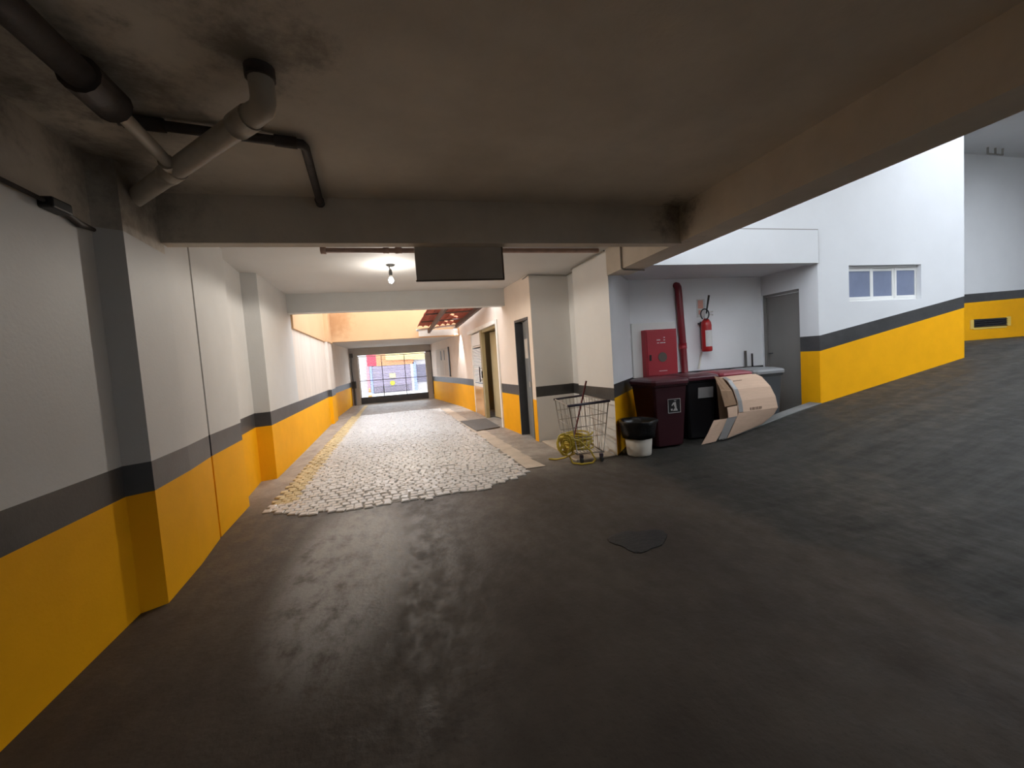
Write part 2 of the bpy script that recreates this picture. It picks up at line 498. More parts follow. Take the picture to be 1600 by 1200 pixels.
bed = MB()
bed.add([(lx(5) - .22, 4.99, .004), (-1.0, 4.70, .004), (.68, 4.68, .004), (1.36, 5.12, .004), (rx(8), 8, .004), (rx(14), 14.0, .004), (lx(14) - .20, 14.0, .004)], [(0, 1, 2, 3, 4, 5)])
bed.build('paving_bed', M['grout'], floor)
sp = MB()
yy = [5.3 + .5 * i for i in range(18)]
for a, b in zip(yy, yy[1:]):
    sp.add([(rx(a) + .02, a, .010), (rx(a) + .30, a, .010), (rx(b) + .26, b, .010), (rx(b) + .02, b, .010)], [(0, 1, 2, 3)])
sp.build('cement_strip', M['beige'], floor)
sp = MB()
yy = [13.9 + .5 * i for i in range(9)]
for a, b in zip(yy, yy[1:]):
    sp.add([(lx(a) - .14, a, .010), (lx(a), a, .010), (lx(b), b, .010), (lx(b) - .14, b, .010)], [(0, 1, 2, 3)])
sp.build('painted_line', M['yline'], floor)

# setts
stone_meshes = []
for k in range(10):
    a, b = random.uniform(.042, .049), random.uniform(.041, .047)
    def ring(s, z, j): return [(sx * a * s + random.uniform(-j, j), sy * b * s + random.uniform(-j, j), z + random.uniform(-.002, .002)) for sx, sy in ((-1, -1), (1, -1), (1, 1), (-1, 1))]
    r0 = ring(1, -.02, .006); r1 = [(x, y, .006) for x, y, z in r0]; rt = [(x * .78, y * .78, .016 + random.uniform(-.003, .003)) for x, y, z in r0]
    stone_meshes.append((r0 + r1 + rt, [(0, 1, 5, 4), (1, 2, 6, 5), (2, 3, 7, 6), (3, 0, 4, 7), (4, 5, 9, 8), (5, 6, 10, 9), (6, 7, 11, 10), (7, 4, 8, 11), (8, 9, 10, 11)]))
variants = {}
for key in ('stone', 'stoney'):
    variants[key] = []
    for vv, ff in stone_meshes:
        mb = MB().add(vv, ff); variants[key].append(mb.mesh('cobblestone', [M[key]]))
spots = []
y = 4.6
row = 0
while y < 14.0:
    x = lx(max(y, 5)) - .19 + (row % 2) * .05
    while x < rx(max(y, 5)):
        yj = y + .035 * math.sin(x * 3.1 + row * .4) + random.uniform(-.012, .012)
        near = lerp(4.92, 4.62, min(1, max(0, (x + 1.8) / .8))) if x < .7 else lerp(4.62, 5.1, (x - .7) / .7)
        if yj > near + random.uniform(-.05, .07) :
            spots.append((x + random.uniform(-.008, .008), yj, random.uniform(-.25, .25), random.randrange(10), lx(max(y, 5)) - .2 < x < lx(max(y, 5)) + .03 and y > 5.2))
        x += random.uniform(.090, .104)
    y += .094; row += 1
spots.sort(key=lambda s: s[1] + abs(s[0]) * .1)
far = MB()
for i, (x, y, a, k, yel) in enumerate(spots):
    if i < 290:
        o = bpy.data.objects.new('cobblestone', variants['stoney' if yel else 'stone'][k])
        C.objects.link(o)
        o.parent = floor
        o.location = Vector((x, y, .004)) - floor.location
        o.rotation_euler = (random.uniform(-.03, .03), random.uniform(-.03, .03), a)
    else:
        ca, sa = math.cos(a), math.sin(a)
        vv, ff = stone_meshes[k]
        tz = random.uniform(-.004, .004)
        far.add([(x + px * ca - py * sa, y + px * sa + py * ca, .004 + pz + tz) for px, py, pz in vv], ff, 1 if yel else 0)
fo = far.build('cobblestone_paving', [M['stone'], M['stoney']], floor)
fo['kind'] = 'stuff'

# cream tiled plinth by the pillar: single tiles
for i in range(2):
    for j in range(5):
        x0, y0 = 2.17 + i * .31, 5.34 + j * .31
        MB().box(x0, x0 + .3, y0, y0 + .3, 0, .022).build('tile', M['tilec'], floor, bevel=.004)

# tar patch on the concrete
tp = MB()
n = 28
ring_ = []
for j in range(n):
    a = 2 * PI * j / n
    r = .20 + .028 * math.sin(3 * a + 1) + .018 * math.sin(5 * a) + .03 * math.cos(2 * a)
    ring_.append((1.65 + r * math.cos(a) * 1.0, 2.86 + r * math.sin(a)))
tp.prism(ring_, [0, .006], [0])
tag(tp.build('tar_patch', M['tar']), 'round blackish tar patch on the open concrete floor', 'patch')

# ------------------------------------------------------------------ left wall
ZB = [0, .785, .985]
near_poly = [(-1.72, -7), (-1.80, 2.13), (-1.845, 3.14), (-1.725, 3.22), (-1.78, 3.80), (-2.6, 3.80), (-2.6, -7)]
lw = MB().prism(near_poly, ZB + [2.5, 2.98], [0, 1, 2, 3])
struct('wall_left', lw, [M['orange'], M['band'], M['white_dim'], M['ceil']], 'dim wall beside the camera, orange below, white above a black band', 'wall')
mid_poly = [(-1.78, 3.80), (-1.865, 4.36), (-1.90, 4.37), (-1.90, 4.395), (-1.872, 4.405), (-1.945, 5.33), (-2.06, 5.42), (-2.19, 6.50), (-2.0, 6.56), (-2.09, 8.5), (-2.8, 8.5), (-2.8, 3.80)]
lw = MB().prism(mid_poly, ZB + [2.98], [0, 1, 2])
struct('wall_left_middle', lw, [M['orange'], M['band'], M['white_dim']], 'wall with stepped pilasters lit by the bare bulb, orange and white', 'wall')
yard_poly = [(-2.09, 8.5), (-2.30, 12.6), (-2.22, 12.62), (-2.28, 13.6), (-2.40, 13.62), (-2.8, 13.62), (-2.8, 8.5)]
lw = MB().prism(yard_poly, ZB + [2.36], [0, 1, 2])
lw.prism([(x + (.035 if x > -2.5 else 0), y) for x, y in yard_poly], [2.36, 4.6], [3])
struct('wall_left_yard', lw, [M['orange'], M['band'], M['stainw'], M['peach']], 'weathered yard wall with a peach upper part and orange base', 'wall')
tun_poly = [(-2.40, 13.62), (-2.46, 18.5), (-2.9, 18.5), (-2.9, 13.62)]
lw = MB().prism(tun_poly, ZB + [2.45], [0, 1, 2])
struct('wall_left_gate', lw, [M['orange'], M['band'], M['stainw']], 'shaded short wall next to the gate opener, orange and cream', 'wall')

# ------------------------------------------------------------------ right wall of the passage
def rw(y):
    P = [(6.93, 2.13), (7.75, 2.05), (8.9, 1.93), (10.9, 1.85), (12.1, 1.80), (14.0, 1.64), (18.5, .95)]
    for (a, xa), (b, xb) in zip(P, P[1:]):
        if y <= b: return lerp(xa, xb, (y - a) / (b - a))
    return P[-1][1]


def rseg(mb, y0, y1, zs, ms, t=.35):
    mb.prism([(rw(y0), y0), (rw(y0) + t, y0), (rw(y1) + t, y1), (rw(y1), y1)], zs, ms)


w = MB()
rseg(w, 6.935, 7.09, [0, .75, 2.2, 2.96], [0, 2, 2], .03)
rseg(w, 7.09, 7.78, [2.2, 2.96], [2])
rseg(w, 7.78, 8.5, ZB + [2.96], [0, 1, 2])
struct('wall_right', w, [M['orange'], M['band'], M['pink']], 'cream wall around the dark steel door, orange below', 'wall')
w = MB()
rseg(w, 8.5, 8.9, ZB + [4.4], [0, 1, 2])
rseg(w, 8.9, 12.12, [2.33, 4.4], [2])
rseg(w, 12.12, 14.0, ZB + [4.4], [0, 1, 2])
struct('wall_right_yard', w, [M['orange'], M['band'], M['pink']], 'cream pink yard wall around the glazed double door', 'wall')
w = MB()
rseg(w, 14.0, 18.55, ZB + [2.45], [0, 1, 2])
struct('wall_right_gate', w, [M['orange'], M['band'], M['pink']], 'shaded wall with the meter panel beside the gate', 'wall')

# pillar and angled alcove wall
pl = MB().prism([(2.134, 6.93), (2.90, 7.05), (2.88, 6.52), (2.765, 6.50), (2.82, 5.36), (2.93, 5.49), (2.95, 7.28), (2.60, 7.28), (2.45, 7.06), (2.155, 7.02)], [0, .80, .985, 2.96], [0, 1, 0])
struct('wall_pillar', pl, [M['white'], M['band']], 'white pillar behind the wire trolley with one black band', 'wall')
dg = MB().prism([(2.822, 5.362), (3.80, 6.50), (3.66, 6.62), (2.822, 5.65)], [0, .84, 1.04, 2.72], [0, 1, 2])
struct('wall_alcove_left', dg, [M['orange'], M['band'], M['cool_lit']], 'slanting alcove wall behind the white bucket, orange below', 'wall')
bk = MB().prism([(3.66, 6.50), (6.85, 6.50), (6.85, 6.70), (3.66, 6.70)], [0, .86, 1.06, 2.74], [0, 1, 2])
struct('wall_back', bk, [M['orange'], M['band'], M['cool_lit']], 'white alcove wall carrying the fire cabinet and extinguisher', 'wall')

# alcove right wall with the door hole
aw = MB()
aw.box(6.585, 6.85, 5.363, 5.60, 0, 1.29, 0); aw.box(6.585, 6.85, 5.363, 5.60, 1.29, 1.545, 1); aw.box(6.585, 6.85, 5.363, 5.60, 1.545, 2.74, 2)
aw.box(6.6, 6.85, 5.60, 6.48, 2.38, 2.74, 2)
aw.box(6.6, 6.85, 6.48, 6.52, 0, 2.74, 2)
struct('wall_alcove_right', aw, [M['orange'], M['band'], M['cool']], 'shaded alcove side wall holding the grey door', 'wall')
d = thing('door_1', (6.7, 6.02, 0), 'plain taupe grey door in the shaded side of the bin alcove', 'door', kind='structure')
MB().box(6.66, 6.70, 5.64, 6.44, .02, 2.33).build('door_leaf', M['greydoor'], d)
f = MB().box(6.62, 6.74, 5.602, 5.64, 0, 2.378).box(6.62, 6.74, 6.44, 6.478, 0, 2.378).box(6.62, 6.74, 5.64, 6.44, 2.335, 2.378)
f.build('door_frame', M['greydoor'], d)
MB().tube([(6.66, 6.36, 1.28), (6.60, 6.36, 1.28), (6.60, 6.28, 1.28)], .011).build('door_handle', M['darkmet'], d)

# lintel over the alcove, its ceiling
lt = MB().box(2.84, 6.565, 5.325, 5.50, 2.72, 3.245)
trim1 = struct('trim_1', lt, M['cool'], 'white lintel box above the bin alcove', 'lintel')
struct('ceiling_alcove', MB().box(2.84, 6.86, 5.40, 6.72, 2.74, 2.90), M['cool'], 'low ceiling of the bin alcove', 'ceiling')

MB().box(3.2, 6.58, 5.335, 5.362, 3.245, 3.262).box(6.565, 6.582, 5.335, 5.362, 2.72, 3.245).build('joint', M['cable'], trim1, label='dark joint line round the lintel')
# window wall along the ramp
b0, b1, t0, t1 = 1.29, 1.88, 1.545, 2.09
HX, XR = 6.6, 9.98


def bl(x): return lerp(b0, b1, (x - HX) / (XR - HX))
def tl(x): return lerp(t0, t1, (x - HX) / (XR - HX))


Y0, Y1 = 5.36, 5.72
ww = MB()
HX = 6.602
ww.slab([(HX, zr(HX) - .1), (XR, zr(XR) - .1), (XR, b1), (HX, b0)], Y0, Y1, 0)
ww.slab([(HX, b0), (XR, b1), (XR, t1), (HX, t0)], Y0, Y1, 1)
WX0, WX1, WZ0, WZ1 = 7.24, 8.90, 2.08, 2.68
ww.slab([(HX, t0), (WX0, tl(WX0)), (WX0, 11), (HX, 11)], Y0, Y1, 2)
ww.slab([(WX0, tl(WX0)), (WX1, tl(WX1)), (WX1, WZ0), (WX0, WZ0)], Y0, Y1, 2)
ww.slab([(WX0, WZ1), (WX1, WZ1), (WX1, 11), (WX0, 11)], Y0, Y1, 2)
ww.slab([(WX1, tl(WX1)), (XR, t1), (XR, 11), (WX1, 11)], Y0, Y1, 2)
ww.slab([(2.9, 3.24), (HX, 3.24), (HX, 11), (2.9, 11)], Y0, Y1, 2)
struct('wall_ramp', ww, [M['orange'], M['band'], M['cool']], 'tall bright ramp wall with the small window, orange base following the slope', 'wall')
wd = thing('window_1', (8.07, 5.46, WZ0), 'small white three-pane sliding window in the ramp wall', 'window', kind='structure')
fr = MB()
fy0, fy1 = 5.46, 5.51
fr.box(WX0, WX1, fy0 - .028, fy1, WZ1 - .035, WZ1).box(WX0, WX1, fy0 - .028, fy1, WZ0, WZ0 + .028).box(WX0, WX0 + .02, fy0, fy1, WZ0, WZ1).box(WX1 - .03, WX1, fy0, fy1, WZ0, WZ1)
fr.build('window_frame', M['alu'], wd)
sash_x = [(WX0 + .01, 7.85), (7.85, 8.375), (8.375, WX1 - .002)]
for i, (a, b) in enumerate(sash_x):
    s_ = MB()
    yo = 5.43 if i != 1 else 5.445
    lw_ = .045
    s_.box(a, a + lw_, yo, yo + .03, WZ0 + .03, WZ1 - .04).box(b - lw_ * .8, b, yo, yo + .03, WZ0 + .03, WZ1 - .04)
    s_.box(a + .004, b - .004, yo + .003, yo + .028, WZ1 - .085, WZ1 - .042).box(a + .004, b - .004, yo + .003, yo + .028, WZ0 + .032, WZ0 + .08)
    so = s_.build('sash', M['alu'], wd)
    MB().box(a + .01, b - .01, yo + .012, yo + .018, WZ0 + .05, WZ1 - .05).build('pane', M['wglass'], so)
MB().box(WX0, WX1, 5.53, 5.57, WZ0, WZ1).build('backing', M['gapd'], wd)

# recess at the top of the ramp with the vent
vw = MB()
VX = [9.8, 13.0, 15.2, 20.0]
bz = lambda x: 2.10 + (x - 13.0) * .03
vw.slab([(9.8, .8), (20, 1.1), (20, bz(20)), (9.8, bz(9.8))], 7.0, 7.3, 0)
vw.slab([(9.8, bz(9.8)), (20, bz(20)), (20, bz(20) + .21), (9.8, bz(9.8) + .21)], 7.0, 7.3, 1)
vw.slab([(9.8, bz(9.8) + .21), (20, bz(20) + .21), (20, 11), (9.8, 11)], 7.0, 7.3, 2)
struct('wall_landing', vw, [M['orange'], M['band'], M['cool']], 'shaded wall at the top of the ramp holding the vent', 'wall')
struct('wall_landing_side', MB().box(9.78, 9.98, 5.62, 7.0, 0, 7.5), M['cool'], 'return of the ramp wall at the landing', 'wall')
struct('ceiling_landing', MB().box(9.99, 20, 4.9, 7.0, 5.6, 5.8), M['cool'], 'grey ceiling over the landing at the top of the ramp', 'ceiling')
vt = thing('vent_grille', (13.95, 7.0, 1.44), 'dark slotted vent grille with yellow ends low on the landing wall', 'vent')
MB().box(13.22, 13.34, 6.985, 7.0, 1.47, 1.69).box(14.52, 14.66, 6.985, 7.0, 1.49, 1.72).box(13.34, 14.52, 6.99, 7.0, 1.45, 1.50).build('vent_frame', M['ventf'], vt)
MB().box(13.34, 14.52, 6.992, 7.0, 1.50, 1.70).build('vent_backing', M['gapd'], vt)
for i in range(4):
    z = 1.515 + i * .048
    MB().obox((13.93, 6.978, z), (1, 0, 0), (0, 1, -.5), (0, .5, 1), .59, .014, .003).build('slat', M['vent'], vt)
lp = thing('ceiling_lamp_frame', (13.4, 6.6, 5.45), 'small bracket hanging under the landing ceiling', 'bracket')
MB().tube([(13.25, 6.7, 5.6), (13.25, 6.7, 5.46), (13.75, 6.7, 5.46), (13.75, 6.7, 5.6)], .02).build('bracket_bar', M['cable'], lp)
MB().tube([(13.5, 6.7, 5.46), (13.5, 6.7, 5.6)], .02).build('hanger', M['cable'], lp)

# ------------------------------------------------------------------ ceilings and beams
struct('ceiling', MB().box(-2.6, 3.16, -7, 3.80, 2.95, 3.2), M['ceil'], 'dim brownish garage ceiling above the camera', 'ceiling')
struct('ceiling_passage', MB().box(-2.8, 3.16, 3.80, 8.5, 2.96, 3.2), M['ceilw'], 'white ceiling with the bare bulb', 'ceiling')
struct('trim_2', MB().box(-1.95, 2.83, 3.75, 3.87, 2.575, 2.97), M['ceil'], 'dim cross beam in front of the bulb', 'beam')
rb = MB()
rb.box(2.81, 3.15, -7, 5.37, 2.59, 3.25, 0)
struct('trim_3', rb, M['ceil'], 'long dim edge beam running along the ramp', 'beam')
struct('trim_4', MB().box(-2.2, 2.2, 8.28, 8.5, 2.615, 2.965), M['beamg'], 'pale grey cross beam behind the bulb', 'beam')
struct('trim_5', MB().box(-2.42, 1.80, 13.6, 13.8, 2.40, 4.6), M['peach'], 'peach fascia with a rusty damp patch above the gate tunnel', 'fascia')
struct('ceiling_gate', MB().box(-2.9, 1.80, 13.8, 18.6, 2.42, 2.6), M['ceilw'], 'low ceiling of the gate tunnel', 'ceiling')
struct('trim_6', MB().box(-2.9, 1.5, 18.56, 18.75, 2.10, 2.62), M['postmet'], 'grey lintel over the street gate', 'lintel')
# the building that closes the garage behind the camera; unseen ramp slab, parapets and end wall are added to shape the light
struct('wall_rear', MB().box(-2.6, 20, -7.2, -7, 0, 5.7), M['white'], 'rear wall of the garage', 'wall')
struct('ceiling_ramp_light_block', MB().box(3.15, 8.6, -7, 5.36, 5.6, 5.8).box(8.6, 14.0, -7, -5, 5.6, 5.8).box(14.0, 20, -7, 5.0, 5.6, 5.8), M['ceil'], 'unseen slab over the ramp, added to limit the daylight around the well', 'ceiling')
struct('wall_upper_light_block', MB().box(8.3, 8.6, -3.8, 5.36, 5.8, 8.5).box(14, 14.3, -5, 5.36, 5.8, 7.5).box(8.6, 14.0, -5.3, -5, 5.8, 7.5), M['cool'], 'unseen parapets added around the light well to cut the daylight', 'wall')
struct('wall_end_light_block', MB().box(19.7, 20, -7, 7.0, 0, 11), M['cool'], 'unseen wall added at the top of the ramp to stop low daylight', 'wall')

# ------------------------------------------------------------------ doors of the passage
d = thing('door_2', (2.2, 7.45, 0), 'narrow dark steel door standing ajar next to the pillar', 'door', kind='structure')
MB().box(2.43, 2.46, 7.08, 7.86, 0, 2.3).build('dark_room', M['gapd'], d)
MB().prism([(2.106, 7.10), (2.146, 7.10), (2.20, 7.60), (2.16, 7.61)], [.02, 2.19], [0]).build('door_leaf', M['sash'], d)
fr = MB()
fr.prism([(rw(7.75) - .012, 7.745), (rw(7.75) + .37, 7.745), (rw(7.75) + .37, 7.785), (rw(7.75) - .012, 7.785)], [0, 2.24], [0])
fr.prism([(rw(7.1) - .01, 7.09), (rw(7.1) + .1, 7.09), (rw(7.75) + .1, 7.74), (rw(7.75) - .01, 7.74)], [2.195, 2.24], [0])
fr.build('door_frame', M['darkmet'], d)
MB().obox((2.113, 7.19, 1.02), (0, 1, 0), (1, 0, 0), (0, 0, 1), .03, .012, .05).build('lock_plate', M['postmet'], d)
pp = MB().prism([(2.114, 7.22), (2.118, 7.22), (2.152, 7.53), (2.148, 7.53)], [1.50, 1.86], [0])
tag(pp.build('paper_notice', M['paper']), 'creased blank paper sheet stuck on the dark steel door', 'paper')

d = thing('door_3', (1.9, 10.5, 0), 'glazed double door with a white casing and one leaf open', 'door', kind='structure')
cs = MB()


def rq(mb, y0, y1, z0, z1, o0, o1, m=0):
    """box along the passage wall, from offset o0 to o1 (negative = towards the passage)"""
    mb.prism([(rw(y0) + o0, y0), (rw(y0) + o1, y0), (rw(y1) + o1, y1), (rw(y1) + o0, y1)], [z0, z1], [m])


rq(cs, 8.84, 8.93, 0, 2.40, -.03, .12); rq(cs, 8.93, 12.3, 2.31, 2.40, -.045, .12)
cs.build('casing', M['lip'], d)
c2 = MB(); rq(c2, 8.94, 10.68, 2.24, 2.305, .02, .10); rq(c2, 10.60, 10.80, 0, 2.30, .0, .09); c2.build('door_frame', M['brown'], d)
leaf = MB(); rq(leaf, 10.8, 12.1, 0, .80, .02, .05); lo = leaf.build('lower_panel', M['orangerefl'], d, label='glossy lower panel with an orange reflection painted in')
g = MB(); rq(g, 10.8, 12.1, .88, 2.30, .03, .04); g.build('pane', glass_mat('door_glass', (.93, .95, .93)), d)
rail = MB(); rq(rail, 10.8, 12.1, .80, .88, .015, .055); rq(rail, 10.8, 12.1, 1.90, 1.935, .015, .055); rq(rail, 12.05, 12.12, 0, 2.3, .01, .06); rq(rail, 10.8, 12.1, 1.28, 1.30, .015, .055)
rail.build('leaf_rail', M['lip'], d)
for i in range(22):
    sb = MB(); z = .92 + i * .043
    rq(sb, 10.84, 12.04, z, z + .030, .022, .026)
    sb.build('slat', M['blind'], d)
pb = MB(); rq(pb, 10.84, 12.04, 1.95, 2.28, .022, .026); pb.build('frosted_panel', M['blind'], d)
hd = MB()
hx = rw(10.86) - .05
hd.tube([(hx, 10.86, .95), (hx, 10.86, 1.36)], .016)
hd.tube([(hx, 10.86, 1.0), (hx + .07, 10.86, 1.0)], .010).tube([(hx, 10.86, 1.31), (hx + .07, 10.86, 1.31)], .010)
hd.build('pull_handle', M['chrome'], d, label='long dark pull handle')
MB().obox((rw(10.78) - .01, 10.76, 1.15), (0, 1, 0), (1, 0, 0), (0, 0, 1), .035, .012, .09).build('lock', M['black'], d)
# the room behind it
MB().prism([(2.33, 9.0), (2.37, 9.0), (2.14, 10.66), (2.10, 10.66)], [.02, 2.24], [0]).build('open_leaf', M['olive'], d, label='olive leaf swung open inwards')
rm = MB()
rm.box(3.3, 3.4, 8.6, 12.4, 0, 2.6).box(2.2, 3.4, 8.55, 8.65, 0, 2.6).box(2.2, 3.4, 12.35, 12.45, 0, 2.6).box(2.2, 3.4, 8.6, 12.4, 2.4, 2.5)
struct('wall_office', rm, M['olive'], 'olive room seen through the open leaf of the glazed door', 'wall')

mt = MB().prism([(1.13, 10.35), (1.28, 8.66), (1.84, 8.86), (1.80, 10.42)], [.012, .03], [0])
tag(mt.build('door_mat', M['matm'], bevel=.005), 'dark rubber mat in front of the glazed double door', 'mat')

# ------------------------------------------------------------------ pipes under the near ceiling
def pipe(name, pts, r, m, label, joints=()):
    t = thing(name, Vector(pts[0]) * 1.0, label, 'pipe')
    MB().tube(pts, r, 14).build('pipe_run', m, t)
    for (p, q, rr) in joints:
        MB().tube([p, q], rr, 14).build('coupling', m, t)
    return t


dp = pipe('drain_pipe', [(-1.22, -2.0, 2.86), (-1.25, 1.9, 2.835), (-1.265, 2.36, 2.83)], .062, M['pvcd'], 'grimy dark drain pipe joining a thick cream pipe slanting to the wall corner',
     [((-1.258, 2.18, 2.832), (-1.266, 2.40, 2.83), .082)])
MB().tube([(-1.266, 2.40, 2.83), (-1.30, 3.02, 2.80)], .034, 12).build('branch_pipe', M['pvc'], dp, label='slim cream branch pipe')
MB().tube([(-1.297, 2.90, 2.804), (-1.30, 3.0, 2.80)], .046, 12).build('coupling', M['pvc'], dp)
MB().tube([(-1.80, 3.50, 2.80), (-.68, 2.375, 2.80), (-.60, 2.295, 2.80), (-.578, 2.255, 2.82), (-.573, 2.235, 2.86), (-.574, 2.225, 2.95)], .056, 16).build('slanting_pipe', M['pvc'], dp, label='thick cream slanting pipe')
for p_, q_ in (((-1.38, 3.078, 2.80), (-1.28, 2.978, 2.80)), ((-.77, 2.465, 2.80), (-.67, 2.365, 2.80))):
    MB().tube([p_, q_], .063, 16).build('coupling', M['pvc'], dp)
MB().tube([(-.574, 2.226, 2.90), (-.574, 2.225, 2.95)], .066, 16).build('ceiling_collar', M['pvcd'], dp)
pipe('vent_pipe', [(-1.40, 2.68, 2.912), (-.575, 2.82, 2.912), (-.535, 2.83, 2.912), (-.525, 2.87, 2.912), (-.61, 3.75, 2.90)], .028, M['pvcd'], 'thin brown pipe crossing the ceiling and bending into the cross beam',
     [((-1.38, 2.683, 2.912), (-1.20, 2.713, 2.912), .036), ((-.68, 2.80, 2.912), (-.56, 2.822, 2.912), .034), ((-.605, 3.68, 2.90), (-.61, 3.75, 2.90), .036)])

# second bay: pipe behind the hanging board
pipe('rusty_ceiling_pipe', [(-.86, 5.25, 2.92), (2.66, 5.30, 2.92)], .03, M['rustp'], 'rusty pink pipe along the white ceiling behind the hanging board',
     [((-.90, 5.25, 2.92), (-.84, 5.25, 2.92), .042), ((-.06, 5.262, 2.92), (.02, 5.263, 2.92), .038), ((-.2, 5.26, 2.92), (-.13, 5.26, 2.92), .036)])

bd = thing('hanging_board', (.53, 3.89, 2.26), 'blank dark board hanging behind the cross beam near the bulb', 'board')
MB().box(.125, .945, 3.885, 3.905, 2.28, 2.60).build('board_panel', M['board'], bd)
MB().box(.118, .952, 3.882, 3.908, 2.268, 2.281).box(.938, .953, 3.882, 3.908, 2.281, 2.60).build('board_edge', M['boarde'], bd)

# bulb
lb = thing('bare_bulb_lamp', (-.15, 6.15, 2.96), 'bare glowing bulb on a short cord under the white ceiling', 'lamp')
MB().lathe([(.0, -.02), (.05, -.018), (.062, -.004), (.062, 0)], (-.15, 6.15, 2.96), 20).build('ceiling_rose', M['lampm'], lb)
MB().tube([(-.165, 6.15, 2.945), (-.17, 6.15, 2.92), (-.158, 6.15, 2.89)], .008).build('cord', M['lampm'], lb)
MB().lathe([(.014, 0), (.024, .012), (.026, .05), (.02, .085), (.01, .10)], (-.158, 6.15, 2.80), 14).build('socket', M['lampm'], lb)
MB().lathe([(.020, 0), (.020, .035)], (-.158, 6.15, 2.775), 14).build('bulb_neck', M['white2'], lb)
MB().lathe([(.002, 0), (.018, .004), (.031, .018), (.036, .036), (.034, .055), (.022, .078)], (-.158, 6.15, 2.70), 18).build('bulb', M['bulb'], lb)
ld = bpy.data.lights.new('bulb_light', 'SPOT'); ld.energy = 135; ld.spot_size = 3.12; ld.spot_blend = .15; ld.color = (1.0, .92, .82); ld.shadow_soft_size = .04
lo_ = bpy.data.objects.new('bulb_light', ld); C.objects.link(lo_); lo_.location = (-.158, 6.15, 2.69)

ld2 = bpy.data.lights.new('bulb_glow', 'POINT'); ld2.energy = 22; ld2.color = (1.0, .93, .84); ld2.shadow_soft_size = .04
lo2 = bpy.data.objects.new('bulb_glow', ld2); C.objects.link(lo2); lo2.location = (-.158, 6.15, 2.66)

# cables
def cable(name, pts, label, r=.011, m='cable'):
    return tag(MB().tube(pts, r, 8).build(name, M[m]), label, 'cable')


cable('corner_cable', [(2.06, 8.24, 2.62), (2.09, 8.24, 2.65), (2.09, 8.24, 2.86), (2.10, 8.0, 2.92), (2.11, 6.90, 2.935), (2.86, 7.0, 2.935), (2.85, 6.49, 2.93), (2.74, 6.48, 2.935), (2.79, 5.38, 2.94)],
      'grey cable running round the top of the pillar wall')
cable('beam_conduit', [(2.795, 4.93, 2.95), (2.795, 4.93, 2.60), (2.83, 4.93, 2.575), (3.16, 4.98, 2.575)], 'thin conduit bending under the edge beam near the pillar')
jb = thing('wall_cable_box', (-1.80, 2.75, 2.45), 'small black cable box at the top of the dim near wall', 'cable box')
MB().obox((-1.80, 2.80, 2.50), (0, 1, 0), (1, 0, 0), (0, 0, 1), .07, .04, .03).build('box_body', M['black'], jb, bevel=.01)
MB().tube([(-1.77, 1.6, 2.515), (-1.785, 2.3, 2.51), (-1.80, 2.73, 2.505)], .012).tube([(-1.81, 2.86, 2.50), (-1.82, 3.0, 2.47), (-1.815, 3.11, 2.47)], [.012, .022, .012]).build('cable', M['pvcd'], jb)

# ------------------------------------------------------------------ fire fittings on the alcove wall
pn = MB().box(3.80, 4.675, 6.46, 6.499, 1.02, 1.975)
tag(pn.build('cabinet_backing_panel', M['white2'], bevel=.004), 'white raised wall panel behind the red fire cabinet', 'panel')
fc = thing('fire_hose_cabinet', (4.33, 6.44, .98), 'square red fire hose cabinet with a round dark window', 'cabinet')
MB().box(4.02, 4.645, 6.34, 6.46, 1.025, 1.845).build('body', M['red'], fc, bevel=.006)
dr = MB().box(4.045, 4.62, 6.325, 6.342, 1.045, 1.82).build('door', M['red'], fc, bevel=.006)
MB().tube([(4.335, 6.328, 1.36), (4.335, 6.316, 1.36)], .085, 28).build('round_window', M['boarde'], dr, label='round dark window')
MB().obox((4.095, 6.318, 1.36), (1, 0, 0), (0, 1, 0), (0, 0, 1), .016, .01, .05).build('latch', M['black'], dr)
tx = MB()
for (x, z, wd_) in ((4.27, 1.66, .035), (4.385, 1.70, .012), (4.385, 1.655, .014), (4.33, 1.61, .03), (4.385, 1.61, .018), (4.26, 1.61, .018)):
    tx.box(x - wd_, x + wd_, 6.322, 6.325, z - .007, z + .007)
tx.box(4.26, 4.42, 6.322, 6.325, 1.115, 1.125)
tx.build('faded_lettering', M['label'], dr)['kind'] = 'stuff'
for ch in (fc,): ch.location.x -= .045
sp_ = thing('fire_standpipe', (4.84, 6.4, 0), 'dark red fire riser pipe beside the red cabinet', 'pipe')
MB().tube([(4.84, 6.432, 0), (4.785, 6.432, 1.62), (4.745, 6.43, 2.50), (4.743, 6.435, 2.57), (4.743, 6.46, 2.61), (4.743, 6.498, 2.62)], .06, 16).build('riser', M['redp'], sp_)
MB().tube([(4.79, 6.433, 1.48), (4.786, 6.433, 1.58)], .068, 16).build('coupling', M['red'], sp_)
ex = thing('fire_extinguisher', (5.24, 6.36, 1.39), 'red fire extinguisher with a white label hung on the alcove wall', 'extinguisher')
cx, cy = 5.235, 6.36
MB().lathe([(.07, 0), (.088, .012), (.09, .04), (.09, .47), (.082, .52), (.06, .56), (.035, .59), (.03, .60)], (cx, cy, 1.40), 24).build('cylinder', M['redx'], ex)
lbm = MB()
n = 12
A0, A1 = -PI * .78, -PI * .18
vv = [(cx + .0915 * math.cos(lerp(A0, A1, i / n)), cy + .0915 * math.sin(lerp(A0, A1, i / n)), z) for z in (1.49, 1.78) for i in range(n + 1)]
lbm.add(vv, [(i, i + 1, n + 2 + i, n + 1 + i) for i in range(n)], 0, True)
lbm.build('paper_label', M['label'], ex, label='white paper label')
MB().lathe([(.03, 0), (.034, .01), (.034, .05), (.02, .06)], (cx, cy, 1.99), 16).build('valve', M['white2'], ex)
